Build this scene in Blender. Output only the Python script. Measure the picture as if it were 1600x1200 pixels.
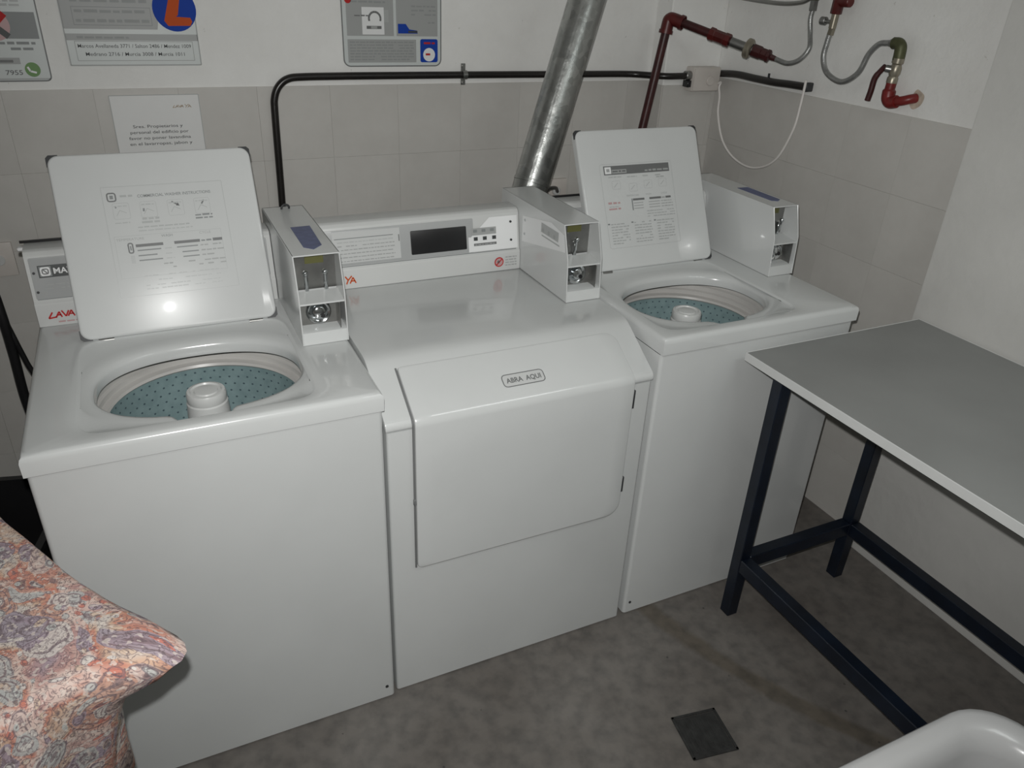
import bpy, bmesh, math, random
from mathutils import Vector, Matrix, Euler
random.seed(7)
for o in list(bpy.data.objects): bpy.data.objects.remove(o)
C = bpy.context.scene.collection
SC = bpy.context.scene
PI = math.pi
# ------------------------------------------------------------------ camera, light, exposure
cam = bpy.data.cameras.new('camera'); camo = bpy.data.objects.new('camera', cam); C.objects.link(camo)
camo.location = (0.2774, -1.3532, 1.6921)
camo.rotation_euler = Euler((1.0750, -0.0420, -0.4379), 'XYZ')
cam.sensor_fit = 'HORIZONTAL'; cam.sensor_width = 36; cam.lens = 1198.56 * 36 / 1600
cam.clip_start = 0.02
SC.camera = camo
CR = camo.rotation_euler.to_matrix()
w = bpy.data.worlds.new('world'); SC.world = w; w.use_nodes = True
w.node_tree.nodes['Background'].inputs[0].default_value = (0.80, 0.86, 0.9, 1)
w.node_tree.nodes['Background'].inputs[1].default_value = 0.02
# the flash of the pocket camera the photograph was taken with, beside its lens
fl = bpy.data.lights.new('camera_flash', 'SPOT'); flo = bpy.data.objects.new('camera_flash', fl); C.objects.link(flo)
flo.location = Vector(camo.location) + CR @ Vector((-0.016, 0.056, 0.0))
flo.rotation_euler = (CR @ Euler((math.radians(3), math.radians(-2), 0)).to_matrix()).to_euler()
fl.energy = 93; fl.spot_size = math.radians(118); fl.spot_blend = 1.0; fl.shadow_soft_size = 0.009
fl.color = (1.0, 0.995, 0.975)
# weak area lamp added under the ceiling, out of view, as ambient fill
cl = bpy.data.lights.new('fill_light', 'AREA'); clo = bpy.data.objects.new('fill_light', cl); C.objects.link(clo)
cl.shape = 'RECTANGLE'; cl.size = 0.9; cl.size_y = 0.3; cl.energy = 6; cl.color = (0.95, 1.0, 0.98)
clo.location = (1.7, -1.3, 2.36)
vs = SC.view_settings
vs.view_transform = 'Standard'; vs.look = 'None'; vs.gamma = 1; vs.use_curve_mapping = False; vs.exposure = 0.0

# ------------------------------------------------------------------ materials
def nt(m): return m.node_tree.nodes, m.node_tree.links
def mat(name, col, rough=0.5, metal=0.0, var=0.0, vscale=8.0, bump=0.0, bscale=60.0, coat=0.0, spec=0.5, rvar=0.0):
    m = bpy.data.materials.new(name); m.use_nodes = True
    N, L = nt(m); b = N['Principled BSDF']
    b.inputs['Base Color'].default_value = (*col, 1); b.inputs['Roughness'].default_value = rough
    b.inputs['Metallic'].default_value = metal; b.inputs['Coat Weight'].default_value = coat
    b.inputs['Coat Roughness'].default_value = 0.03
    b.inputs['Specular IOR Level'].default_value = spec
    tc = N.new('ShaderNodeTexCoord')
    if var > 0:
        n = N.new('ShaderNodeTexNoise'); n.inputs['Scale'].default_value = vscale; n.inputs['Detail'].default_value = 6
        L.new(tc.outputs['Object'], n.inputs['Vector'])
        r = N.new('ShaderNodeValToRGB'); r.color_ramp.elements[0].position = 0.3; r.color_ramp.elements[1].position = 0.7
        r.color_ramp.elements[0].color = (*[max(0, c * (1 - var)) for c in col], 1)
        r.color_ramp.elements[1].color = (*[min(1, c * (1 + var)) for c in col], 1)
        L.new(n.outputs['Fac'], r.inputs['Fac']); L.new(r.outputs['Color'], b.inputs['Base Color'])
    if rvar > 0:
        n = N.new('ShaderNodeTexNoise'); n.inputs['Scale'].default_value = vscale * 1.7; n.inputs['Detail'].default_value = 4
        L.new(tc.outputs['Object'], n.inputs['Vector'])
        mr = N.new('ShaderNodeMapRange'); mr.inputs['To Min'].default_value = max(0, rough - rvar); mr.inputs['To Max'].default_value = rough + rvar
        L.new(n.outputs['Fac'], mr.inputs['Value']); L.new(mr.outputs['Result'], b.inputs['Roughness'])
    if bump > 0:
        n = N.new('ShaderNodeTexNoise'); n.inputs['Scale'].default_value = bscale; n.inputs['Detail'].default_value = 5
        L.new(tc.outputs['Object'], n.inputs['Vector'])
        bp = N.new('ShaderNodeBump'); bp.inputs['Strength'].default_value = bump; bp.inputs['Distance'].default_value = 0.004
        L.new(n.outputs['Fac'], bp.inputs['Height']); L.new(bp.outputs['Normal'], b.inputs['Normal'])
    return m
def mix(N, L, fac, a, b, mode='MIX'):
    x = N.new('ShaderNodeMix'); x.data_type = 'RGBA'; x.blend_type = mode
    for s, i in ((fac, 0), (a, 6), (b, 7)):
        if hasattr(s, 'is_output') or hasattr(s, 'links'): L.new(s, x.inputs[i])
        elif isinstance(s, tuple): x.inputs[i].default_value = (*s, 1)
        else: x.inputs[i].default_value = s
    return x.outputs[2]
def math_n(N, L, op, a, b=None, clamp=False):
    x = N.new('ShaderNodeMath'); x.operation = op; x.use_clamp = clamp
    for s, i in ((a, 0), (b, 1)):
        if s is None: continue
        if hasattr(s, 'links'): L.new(s, x.inputs[i])
        else: x.inputs[i].default_value = s
    return x.outputs[0]

ENAMEL = mat('white_enamel', (0.60, 0.615, 0.61), 0.20, var=0.025, vscale=5, coat=0.35, bump=0.02, bscale=25)
PANELW = mat('white_plastic', (0.60, 0.61, 0.60), 0.32, var=0.02, vscale=6)
LIDIN = mat('lid_enamel', (0.60, 0.615, 0.61), 0.27, spec=0.22, var=0.02, vscale=6, coat=0.5, bump=0.015, bscale=18)
GREYP = mat('grey_panel', (0.43, 0.445, 0.45), 0.35, var=0.04, vscale=12)
SILVER = mat('silver_panel', (0.40, 0.41, 0.41), 0.35, var=0.03, vscale=10)
TUBRING = mat('tub_ring_plastic', (0.60, 0.585, 0.56), 0.35, var=0.05, vscale=9)
BLACKP = mat('black_plastic', (0.012, 0.012, 0.013), 0.35, var=0.15)
BUMPER = mat('dark_rubber', (0.03, 0.032, 0.034), 0.5, var=0.1)
DGREY = mat('dark_grey', (0.16, 0.165, 0.165), 0.6, var=0.1)
CHROME = mat('chrome', (0.62, 0.64, 0.65), 0.12, 1.0, var=0.05)
STEEL = mat('dull_steel', (0.30, 0.30, 0.29), 0.35, 0.9, var=0.15, vscale=20)
HOSE = mat('braided_steel', (0.36, 0.365, 0.36), 0.36, 0.8, var=0.15, vscale=60, bump=0.25, bscale=300)
BRASS = mat('aged_brass', (0.33, 0.30, 0.24), 0.38, 0.75, var=0.2, vscale=25)
OLIVE = mat('dirty_bronze', (0.08, 0.085, 0.04), 0.5, 0.4, var=0.3, vscale=40)
REDP = mat('dark_red_paint', (0.045, 0.008, 0.008), 0.42, var=0.3, vscale=22, bump=0.1)
REDB = mat('red_paint', (0.085, 0.009, 0.008), 0.4, var=0.25, vscale=25, bump=0.1)
NAVY = mat('navy_paint', (0.004, 0.008, 0.017), 0.38, var=0.35, vscale=14, bump=0.06)
CONDUIT = mat('black_conduit', (0.014, 0.012, 0.011), 0.3, var=0.2, vscale=12)
BEIGE = mat('beige_plastic', (0.62, 0.58, 0.54), 0.45, var=0.05)
CABLE = mat('white_cable', (0.78, 0.75, 0.72), 0.45, var=0.04)
TABLETOP = mat('grey_laminate', (0.245, 0.25, 0.244), 0.45, var=0.06, vscale=5, bump=0.03, bscale=150)
EDGE = mat('white_edge_band', (0.62, 0.63, 0.62), 0.45, var=0.04)
BASIN = mat('white_basin_plastic', (0.50, 0.50, 0.50), 0.28, var=0.02, coat=0.2)
GREY1 = mat('print_light_grey', (0.36, 0.37, 0.365), 0.45)
GREY2 = mat('print_mid_grey', (0.22, 0.235, 0.235), 0.45)
GREY3 = mat('print_pale_grey', (0.41, 0.425, 0.42), 0.35)
FAINT = mat('print_faint_grey', (0.46, 0.475, 0.47), 0.3)
INK = mat('print_ink', (0.045, 0.05, 0.05), 0.45)
INK2 = mat('print_soft_ink', (0.15, 0.155, 0.155), 0.45)
BLUE = mat('print_blue', (0.012, 0.055, 0.36), 0.6, spec=0.15)
SLATE = mat('print_slate_blue', (0.085, 0.105, 0.22), 0.4, var=0.15, vscale=60)
ORANGE = mat('print_orange', (0.55, 0.09, 0.02), 0.6, spec=0.15)
RED = mat('print_red', (0.48, 0.03, 0.03), 0.6, spec=0.15)
GREY15 = mat('print_soft_grey', (0.29, 0.305, 0.30), 0.5)
LABELW = mat('label_white', (0.56, 0.57, 0.565), 0.35)
PINK = mat('print_pink', (0.5, 0.32, 0.32), 0.4)
GREEN = mat('print_green', (0.12, 0.26, 0.07), 0.4)
TAN = mat('print_tan', (0.42, 0.31, 0.20), 0.5)
PAPER = mat('paper', (0.74, 0.745, 0.735), 0.5, var=0.02)
POSTER = mat('poster_laminate', (0.60, 0.635, 0.625), 0.35, var=0.02)
WHITEP = mat('print_white', (0.80, 0.81, 0.81), 0.35)
YELLOW = mat('yellow_label', (0.11, 0.11, 0.035), 0.5)

def plaster():
    m = mat('wall_plaster', (0.7, 0.7, 0.68), 0.75, bump=0.35, bscale=45)
    N, L = nt(m); b = N['Principled BSDF']; tc = N.new('ShaderNodeTexCoord')
    n = N.new('ShaderNodeTexNoise'); n.inputs['Scale'].default_value = 3.2; n.inputs['Detail'].default_value = 8; n.inputs['Roughness'].default_value = 0.65
    L.new(tc.outputs['Object'], n.inputs['Vector'])
    r = N.new('ShaderNodeValToRGB'); E = r.color_ramp.elements
    E[0].position = 0.28; E[0].color = (0.76, 0.755, 0.73, 1); E[1].position = 0.62; E[1].color = (0.84, 0.84, 0.82, 1)
    L.new(n.outputs['Fac'], r.inputs['Fac'])
    n2 = N.new('ShaderNodeTexNoise'); n2.inputs['Scale'].default_value = 38; n2.inputs['Detail'].default_value = 3
    L.new(tc.outputs['Object'], n2.inputs['Vector'])
    f = math_n(N, L, 'MULTIPLY', math_n(N, L, 'GREATER_THAN', n2.outputs['Fac'], 0.73), 0.35)
    L.new(mix(N, L, f, r.outputs['Color'], (0.45, 0.42, 0.37)), b.inputs['Base Color'])
    return m
PLASTER = plaster()
PIERP = mat('pier_paint', (0.66, 0.655, 0.63), 0.7, var=0.05, vscale=4, bump=0.3, bscale=30)
def tilemat():
    m = mat('beige_grey_tile', (0.33, 0.315, 0.29), 0.34, bump=0.05, bscale=9)
    N, L = nt(m); b = N['Principled BSDF']; tc = N.new('ShaderNodeTexCoord'); oi = N.new('ShaderNodeObjectInfo')
    n = N.new('ShaderNodeTexNoise'); n.inputs['Scale'].default_value = 4; n.inputs['Detail'].default_value = 9; n.inputs['Roughness'].default_value = 0.7
    ad = N.new('ShaderNodeVectorMath'); ad.operation = 'ADD'; L.new(tc.outputs['Object'], ad.inputs[0])
    cx = N.new('ShaderNodeCombineXYZ'); L.new(math_n(N, L, 'MULTIPLY', oi.outputs['Random'], 40.0), cx.inputs[0]); L.new(cx.outputs[0], ad.inputs[1])
    L.new(ad.outputs[0], n.inputs['Vector'])
    r = N.new('ShaderNodeValToRGB'); E = r.color_ramp.elements
    E[0].position = 0.3; E[0].color = (0.53, 0.515, 0.485, 1); E[1].position = 0.7; E[1].color = (0.60, 0.585, 0.555, 1)
    L.new(n.outputs['Fac'], r.inputs['Fac'])
    v = math_n(N, L, 'ADD', math_n(N, L, 'MULTIPLY', oi.outputs['Random'], 0.03), 0.985)
    vm = N.new('ShaderNodeVectorMath'); vm.operation = 'SCALE'; L.new(r.outputs['Color'], vm.inputs[0]); L.new(v, vm.inputs['Scale'])
    L.new(vm.outputs[0], b.inputs['Base Color'])
    return m
TILE = tilemat()
GROUT = mat('tile_grout', (0.53, 0.515, 0.485), 0.85, var=0.1, vscale=30)
def floormat():
    m = mat('concrete_floor', (0.1, 0.095, 0.09), 0.62, bump=0.3, bscale=35)
    N, L = nt(m); b = N['Principled BSDF']; tc = N.new('ShaderNodeTexCoord')
    n = N.new('ShaderNodeTexNoise'); n.inputs['Scale'].default_value = 2.6; n.inputs['Detail'].default_value = 10; n.inputs['Roughness'].default_value = 0.62
    L.new(tc.outputs['Object'], n.inputs['Vector'])
    r = N.new('ShaderNodeValToRGB'); E = r.color_ramp.elements
    E[0].position = 0.3; E[0].color = (0.115, 0.104, 0.094, 1); E[1].position = 0.68; E[1].color = (0.185, 0.175, 0.163, 1)
    L.new(n.outputs['Fac'], r.inputs['Fac'])
    # brown mortar strip of an old channel running away from the drain side
    sp = N.new('ShaderNodeSeparateXYZ'); L.new(tc.outputs['Object'], sp.inputs[0])
    t = math_n(N, L, 'MULTIPLY', sp.outputs[1], -1.0)
    n3 = N.new('ShaderNodeTexNoise'); n3.inputs['Scale'].default_value = 9; n3.inputs['Detail'].default_value = 4
    L.new(tc.outputs['Object'], n3.inputs['Vector'])
    cxx = math_n(N, L, 'ADD', math_n(N, L, 'MULTIPLY', math_n(N, L, 'MULTIPLY', t, t), 0.36), math_n(N, L, 'ADD', math_n(N, L, 'MULTIPLY', t, 0.24), 1.447))
    d = math_n(N, L, 'ABSOLUTE', math_n(N, L, 'SUBTRACT', sp.outputs[0], cxx))
    d = math_n(N, L, 'SUBTRACT', d, math_n(N, L, 'MULTIPLY', math_n(N, L, 'SUBTRACT', n3.outputs['Fac'], 0.5), 0.05))
    mr = N.new('ShaderNodeMapRange'); mr.inputs['From Min'].default_value = 0.036; mr.inputs['From Max'].default_value = 0.018
    mr.inputs['To Min'].default_value = 0; mr.inputs['To Max'].default_value = 0.6; L.new(d, mr.inputs['Value'])
    c1 = mix(N, L, mr.outputs['Result'], r.outputs['Color'], (0.095, 0.078, 0.055))
    n2 = N.new('ShaderNodeTexNoise'); n2.inputs['Scale'].default_value = 24; n2.inputs['Detail'].default_value = 6
    L.new(tc.outputs['Object'], n2.inputs['Vector'])
    r2 = N.new('ShaderNodeValToRGB'); r2.color_ramp.elements[0].position = 0.3; r2.color_ramp.elements[0].color = (0.72, 0.72, 0.72, 1)
    r2.color_ramp.elements[1].position = 0.6; r2.color_ramp.elements[1].color = (1.08, 1.06, 1.04, 1); L.new(n2.outputs['Fac'], r2.inputs['Fac'])
    c2 = mix(N, L, 1.0, c1, r2.outputs['Color'], 'MULTIPLY')
    n4 = N.new('ShaderNodeTexVoronoi'); n4.inputs['Scale'].default_value = 13; L.new(tc.outputs['Object'], n4.inputs['Vector'])
    f4 = math_n(N, L, 'MULTIPLY', math_n(N, L, 'LESS_THAN', n4.outputs['Distance'], 0.045), 0.6)
    L.new(mix(N, L, f4, c2, (0.03, 0.03, 0.03)), b.inputs['Base Color'])
    return m
FLOOR = floormat()
def basketmat(cx, cy):
    m = mat('speckled_teal_enamel', (0.17, 0.29, 0.31), 0.35, coat=0.2)
    N, L = nt(m); b = N['Principled BSDF']; tc = N.new('ShaderNodeTexCoord')
    sp = N.new('ShaderNodeSeparateXYZ'); L.new(tc.outputs['Object'], sp.inputs[0])
    a = math_n(N, L, 'ARCTAN2', math_n(N, L, 'SUBTRACT', sp.outputs[1], cy), math_n(N, L, 'SUBTRACT', sp.outputs[0], cx))
    row = math_n(N, L, 'MULTIPLY', sp.outputs[2], 52.0)
    odd = math_n(N, L, 'MULTIPLY', math_n(N, L, 'MODULO', math_n(N, L, 'FLOOR', row), 2.0), 0.5)
    u = math_n(N, L, 'ADD', math_n(N, L, 'MULTIPLY', a, 60 / (2 * PI)), odd)
    fu = math_n(N, L, 'SUBTRACT', math_n(N, L, 'FRACT', math_n(N, L, 'ADD', u, 100.0)), 0.5)
    fv = math_n(N, L, 'SUBTRACT', math_n(N, L, 'FRACT', row), 0.5)
    d = math_n(N, L, 'SQRT', math_n(N, L, 'ADD', math_n(N, L, 'MULTIPLY', fu, fu), math_n(N, L, 'MULTIPLY', fv, fv)))
    hole = math_n(N, L, 'LESS_THAN', d, 0.12)
    n = N.new('ShaderNodeTexNoise'); n.inputs['Scale'].default_value = 40; n.inputs['Detail'].default_value = 3; L.new(tc.outputs['Object'], n.inputs['Vector'])
    r = N.new('ShaderNodeValToRGB'); r.color_ramp.elements[0].position = 0.3; r.color_ramp.elements[1].position = 0.7
    r.color_ramp.elements[0].color = (0.21, 0.30, 0.31, 1); r.color_ramp.elements[1].color = (0.26, 0.36, 0.37, 1)
    L.new(n.outputs['Fac'], r.inputs['Fac'])
    L.new(mix(N, L, hole, r.outputs['Color'], (0.07, 0.11, 0.13)), b.inputs['Base Color'])
    return m
def ductmat():
    m = mat('galvanised_sheet', (0.42, 0.43, 0.42), 0.33, 0.92, rvar=0.1, vscale=18)
    N, L = nt(m); b = N['Principled BSDF']; tc = N.new('ShaderNodeTexCoord')
    v = N.new('ShaderNodeTexVoronoi'); v.inputs['Scale'].default_value = 42; L.new(tc.outputs['Object'], v.inputs['Vector'])
    sp = N.new('ShaderNodeSeparateColor'); L.new(v.outputs['Color'], sp.inputs[0])
    r = N.new('ShaderNodeValToRGB'); r.color_ramp.elements[0].color = (0.34, 0.35, 0.34, 1); r.color_ramp.elements[1].color = (0.47, 0.48, 0.465, 1)
    L.new(sp.outputs[0], r.inputs['Fac']); L.new(r.outputs['Color'], b.inputs['Base Color'])
    n = N.new('ShaderNodeTexNoise'); n.inputs['Scale'].default_value = 26; n.inputs['Detail'].default_value = 5; L.new(tc.outputs['Object'], n.inputs['Vector'])
    bp = N.new('ShaderNodeBump'); bp.inputs['Strength'].default_value = 0.35; bp.inputs['Distance'].default_value = 0.006
    L.new(n.outputs['Fac'], bp.inputs['Height']); L.new(bp.outputs['Normal'], b.inputs['Normal'])
    return m
DUCT = ductmat()
def paisley():
    m = mat('paisley_cotton', (0.5, 0.3, 0.25), 0.85, bump=0.25, bscale=220, spec=0.2)
    N, L = nt(m); b = N['Principled BSDF']; tc = N.new('ShaderNodeTexCoord')
    uv = tc.outputs['UV']
    nz = N.new('ShaderNodeTexNoise'); nz.inputs['Scale'].default_value = 9; nz.inputs['Detail'].default_value = 2; L.new(uv, nz.inputs['Vector'])
    wv = N.new('ShaderNodeVectorMath'); wv.operation = 'MULTIPLY_ADD'; L.new(nz.outputs['Color'], wv.inputs[0])
    wv.inputs[1].default_value = (0.11, 0.11, 0.0); L.new(uv, wv.inputs[2])
    W = wv.outputs[0]
    # large washes of salmon, orange, cream and lilac
    n1 = N.new('ShaderNodeTexNoise'); n1.inputs['Scale'].default_value = 11; n1.inputs['Detail'].default_value = 3; L.new(W, n1.inputs['Vector'])
    r1 = N.new('ShaderNodeValToRGB'); E = r1.color_ramp.elements
    E[0].position = 0.30; E[0].color = (0.33, 0.28, 0.33, 1); E[1].position = 0.74; E[1].color = (0.55, 0.51, 0.49, 1)
    for p, c in ((0.39, (0.50, 0.30, 0.27)), (0.45, (0.66, 0.52, 0.46)), (0.51, (0.52, 0.23, 0.17)), (0.55, (0.56, 0.38, 0.28)), (0.60, (0.58, 0.52, 0.47))):
        e = E.new(p); e.color = (*c, 1)
    L.new(n1.outputs['Fac'], r1.inputs['Fac'])
    col = r1.outputs['Color']
    def motif(scale, size, freq, pal, col, rnd=0.9, stretch=1.0):
        mp = N.new('ShaderNodeMapping'); mp.inputs['Scale'].default_value = (scale, scale * stretch, scale); mp.inputs['Rotation'].default_value = (0, 0, 0.5 + scale)
        L.new(W, mp.inputs['Vector'])
        v = N.new('ShaderNodeTexVoronoi'); v.inputs['Scale'].default_value = 1.0; v.inputs['Randomness'].default_value = rnd
        L.new(mp.outputs[0], v.inputs['Vector'])
        sc = N.new('ShaderNodeSeparateColor'); L.new(v.outputs['Color'], sc.inputs[0])
        rp = N.new('ShaderNodeValToRGB'); rp.color_ramp.interpolation = 'CONSTANT'
        EE = rp.color_ramp.elements; EE[0].position = 0; EE[0].color = (*pal[0], 1); EE[1].position = 1 / len(pal); EE[1].color = (*pal[1], 1)
        for i in range(2, len(pal)):
            e = EE.new(i / len(pal)); e.color = (*pal[i], 1)
        L.new(sc.outputs[0], rp.inputs['Fac'])
        inside = math_n(N, L, 'LESS_THAN', v.outputs['Distance'], math_n(N, L, 'ADD', math_n(N, L, 'MULTIPLY', sc.outputs[1], size * 0.5), size * 0.6))
        ring = math_n(N, L, 'SINE', math_n(N, L, 'MULTIPLY', v.outputs['Distance'], freq))
        rk = N.new('ShaderNodeMapRange'); rk.inputs['From Min'].default_value = 0.35; rk.inputs['From Max'].default_value = 0.85; L.new(ring, rk.inputs['Value'])
        body = mix(N, L, math_n(N, L, 'MULTIPLY', rk.outputs['Result'], 0.75), rp.outputs['Color'], (0.16, 0.12, 0.14))
        return mix(N, L, math_n(N, L, 'MULTIPLY', inside, 0.88), col, body)
    pal1 = [(0.60, 0.55, 0.52), (0.33, 0.28, 0.33), (0.54, 0.32, 0.25), (0.46, 0.47, 0.46), (0.56, 0.44, 0.40)]
    pal2 = [(0.66, 0.62, 0.58), (0.36, 0.29, 0.34), (0.56, 0.20, 0.15), (0.50, 0.51, 0.49), (0.60, 0.46, 0.36)]
    col = motif(17, 0.60, 36, pal1, col, stretch=1.6)
    col = motif(46, 0.42, 22, pal2, col, stretch=1.35)
    n5 = N.new('ShaderNodeTexNoise'); n5.inputs['Scale'].default_value = 85; n5.inputs['Detail'].default_value = 3; n5.inputs['Distortion'].default_value = 1.6; L.new(uv, n5.inputs['Vector'])
    ln = math_n(N, L, 'ABSOLUTE', math_n(N, L, 'SUBTRACT', n5.outputs['Fac'], 0.5))
    lm = N.new('ShaderNodeMapRange'); lm.inputs['From Min'].default_value = 0.0; lm.inputs['From Max'].default_value = 0.055
    lm.inputs['To Min'].default_value = 0.85; lm.inputs['To Max'].default_value = 0.0; L.new(ln, lm.inputs['Value'])
    col = mix(N, L, lm.outputs['Result'], col, (0.13, 0.10, 0.11))
    n6 = N.new('ShaderNodeTexNoise'); n6.inputs['Scale'].default_value = 130; n6.inputs['Detail'].default_value = 2; L.new(uv, n6.inputs['Vector'])
    pale = math_n(N, L, 'MULTIPLY', math_n(N, L, 'GREATER_THAN', n6.outputs['Fac'], 0.60), 0.55)
    col = mix(N, L, pale, col, (0.70, 0.62, 0.56))
    L.new(col, b.inputs['Base Color'])
    return m
PAISLEY = paisley()

# ------------------------------------------------------------------ mesh helpers
ORG = {}
def new_bm(): return bmesh.new()
def join(dst, src):
    me = bpy.data.meshes.new('tmp'); src.to_mesh(me); src.free(); dst.from_mesh(me); bpy.data.meshes.remove(me)
def box(bm, lo, hi, bev=0.0, seg=2, mi=0, rot=None, piv=None):
    b = bmesh.new(); bmesh.ops.create_cube(b, size=1)
    lo = Vector(lo); hi = Vector(hi); s = hi - lo; c = (lo + hi) / 2
    for v in b.verts: v.co = Vector((v.co.x * s.x, v.co.y * s.y, v.co.z * s.z)) + c
    if bev > 0: bmesh.ops.bevel(b, geom=list(b.edges), offset=bev, segments=seg, profile=0.6, affect='EDGES')
    if rot is not None:
        piv = Vector(piv) if piv is not None else c
        for v in b.verts: v.co = piv + rot @ (v.co - piv)
    for f in b.faces: f.material_index = mi
    join(bm, b)
def loft(bm, rings, cap0=False, cap1=False, closed=True, mi=0):
    R = [[bm.verts.new(p) for p in r] for r in rings]; n = len(R[0])
    for a, b in zip(R[:-1], R[1:]):
        for i in range(n if closed else n - 1):
            j = (i + 1) % n
            f = bm.faces.new((a[i], a[j], b[j], b[i])); f.material_index = mi
    if cap0: bm.faces.new(R[0][::-1]).material_index = mi
    if cap1: bm.faces.new(R[-1]).material_index = mi
    return R
def lathe(bm, prof, c=(0, 0), n=32, mi=0, axis=None, org=None, cap0=False, cap1=False):
    rings = []
    if axis is None:
        for r, z in prof: rings.append([(c[0] + r * math.cos(2 * PI * i / n), c[1] + r * math.sin(2 * PI * i / n), z) for i in range(n)])
    else:
        a = Vector(axis).normalized(); u = a.orthogonal().normalized(); v = a.cross(u); o = Vector(org)
        for r, z in prof: rings.append([o + a * z + (u * math.cos(2 * PI * i / n) + v * math.sin(2 * PI * i / n)) * r for i in range(n)])
    loft(bm, rings, cap0, cap1, mi=mi)
def crom(pts, k=8):
    P = [Vector(p) for p in pts]; P = [2 * P[0] - P[1]] + P + [2 * P[-1] - P[-2]]; out = []
    for i in range(1, len(P) - 2):
        for j in range(k):
            t = j / k
            out.append(0.5 * ((2 * P[i]) + (-P[i - 1] + P[i + 1]) * t + (2 * P[i - 1] - 5 * P[i] + 4 * P[i + 1] - P[i + 2]) * t * t + (-P[i - 1] + 3 * P[i] - 3 * P[i + 1] + P[i + 2]) * t ** 3))
    out.append(P[-2]); return out
def tube(bm, pts, r, n=12, mi=0, cap=True):
    P = [Vector(p) for p in pts]; T = []
    for i in range(len(P)):
        T.append((P[min(i + 1, len(P) - 1)] - P[max(i - 1, 0)]).normalized())
    u = T[0].orthogonal().normalized(); rings = []
    for i, p in enumerate(P):
        u = (u - T[i] * u.dot(T[i])).normalized(); v = T[i].cross(u)
        rr = r[i] if isinstance(r, (list, tuple)) else r
        rings.append([p + (u * math.cos(2 * PI * k / n) + v * math.sin(2 * PI * k / n)) * rr for k in range(n)])
    loft(bm, rings, cap, cap, mi=mi)
def cyl(bm, a, b, r, n=16, mi=0, bev=0.0):
    a = Vector(a); b = Vector(b); d = (b - a); l = d.length
    prof = [(r, 0), (r, l)] if bev <= 0 else [(r - bev, 0), (r, bev), (r, l - bev), (r - bev, l)]
    lathe(bm, prof, n=n, mi=mi, axis=d, org=a, cap0=True, cap1=True)
def prism(bm, poly, x0, x1, mi=0, bev=0.0, seg=2):
    """(y, z) outline swept along x"""
    b = bmesh.new()
    loft(b, [[(x0, y, z) for y, z in poly], [(x1, y, z) for y, z in poly]], True, True)
    bmesh.ops.recalc_face_normals(b, faces=b.faces)
    if bev > 0: bmesh.ops.bevel(b, geom=[e for e in b.edges if e.calc_face_angle(0) > 0.25], offset=bev, segments=seg, profile=0.6, affect='EDGES', clamp_overlap=True)
    for f in b.faces: f.material_index = mi
    join(bm, b)
def rrect(u0, v0, u1, v1, r, k=6):
    if not isinstance(r, (list, tuple)): r = [r] * 4
    out = []
    for (cx, cy, a0), rr in zip(((u1, v1, 0), (u0, v1, 1), (u0, v0, 2), (u1, v0, 3)), r):
        sx = -1 if a0 in (0, 3) else 1; sy = -1 if a0 in (0, 1) else 1
        for i in range(k + 1):
            a = (a0 + i / k) * PI / 2
            out.append((cx + sx * rr + rr * math.cos(a), cy + sy * rr + rr * math.sin(a)))
    return out
class Frame:
    def __init__(s, O, U, V): s.O = Vector(O); s.U = Vector(U).normalized(); s.V = Vector(V).normalized(); s.N = s.U.cross(s.V)
    def p(s, u, v, n=0.0): return s.O + s.U * u + s.V * v + s.N * n
def slab(bm, F, outline, n0, n1, bev=0.0, seg=3, mi=0):
    """flat plate with a given outline in frame F, front edge rounded"""
    b = bmesh.new()
    r0 = [F.p(u, v, n0) for u, v in outline]
    rings = [r0]
    cu = sum(u for u, v in outline) / len(outline); cv = sum(v for u, v in outline) / len(outline)
    if bev > 0:
        for i in range(seg + 1):
            a = i / seg * PI / 2; ins = bev * (1 - math.cos(a)); nn = n1 - bev + bev * math.sin(a)
            pts = []; m = len(outline)
            for j in range(m):
                p0 = Vector(outline[j - 1]); p1 = Vector(outline[j]); p2 = Vector(outline[(j + 1) % m])
                t = (p2 - p0); t = t.normalized() if t.length > 1e-9 else Vector((1, 0)); nr = Vector((-t.y, t.x))
                pts.append(F.p(p1.x + nr.x * ins, p1.y + nr.y * ins, nn))
            rings.append(pts)
    else: rings.append([F.p(u, v, n1) for u, v in outline])
    loft(b, rings, True, True)
    bmesh.ops.recalc_face_normals(b, faces=b.faces)
    for f in b.faces: f.material_index = mi
    join(bm, b)
def world_org(o): return ORG.get(o.name, Vector((0, 0, 0)))
def obj(name, bm, mats, parent=None, smooth=40, recalc=True, label=None, base=None):
    """links a bmesh given in room coordinates as one mesh object; origin at its thing's base"""
    if not isinstance(mats, (list, tuple)): mats = [mats]
    if recalc: bmesh.ops.recalc_face_normals(bm, faces=bm.faces)
    me = bpy.data.meshes.new(name)
    if parent is not None: org = world_org(parent)
    elif base is not None: org = Vector(base)
    else:
        xs = [v.co for v in bm.verts]
        org = Vector(((min(c.x for c in xs) + max(c.x for c in xs)) / 2, (min(c.y for c in xs) + max(c.y for c in xs)) / 2, min(c.z for c in xs)))
    for v in bm.verts: v.co -= org
    bm.to_mesh(me); bm.free()
    for m in mats: me.materials.append(m)
    if smooth:
        for p in me.polygons: p.use_smooth = not (p.area > 0.02 or (len(p.vertices) > 4 and p.area > 0.0004))
        me.set_sharp_from_angle(angle=math.radians(smooth))
    o = bpy.data.objects.new(name, me); C.objects.link(o)
    ORG[o.name] = org
    if parent is not None: o.parent = parent
    else: o.location = org
    if label: o['label'] = label
    return o
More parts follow.
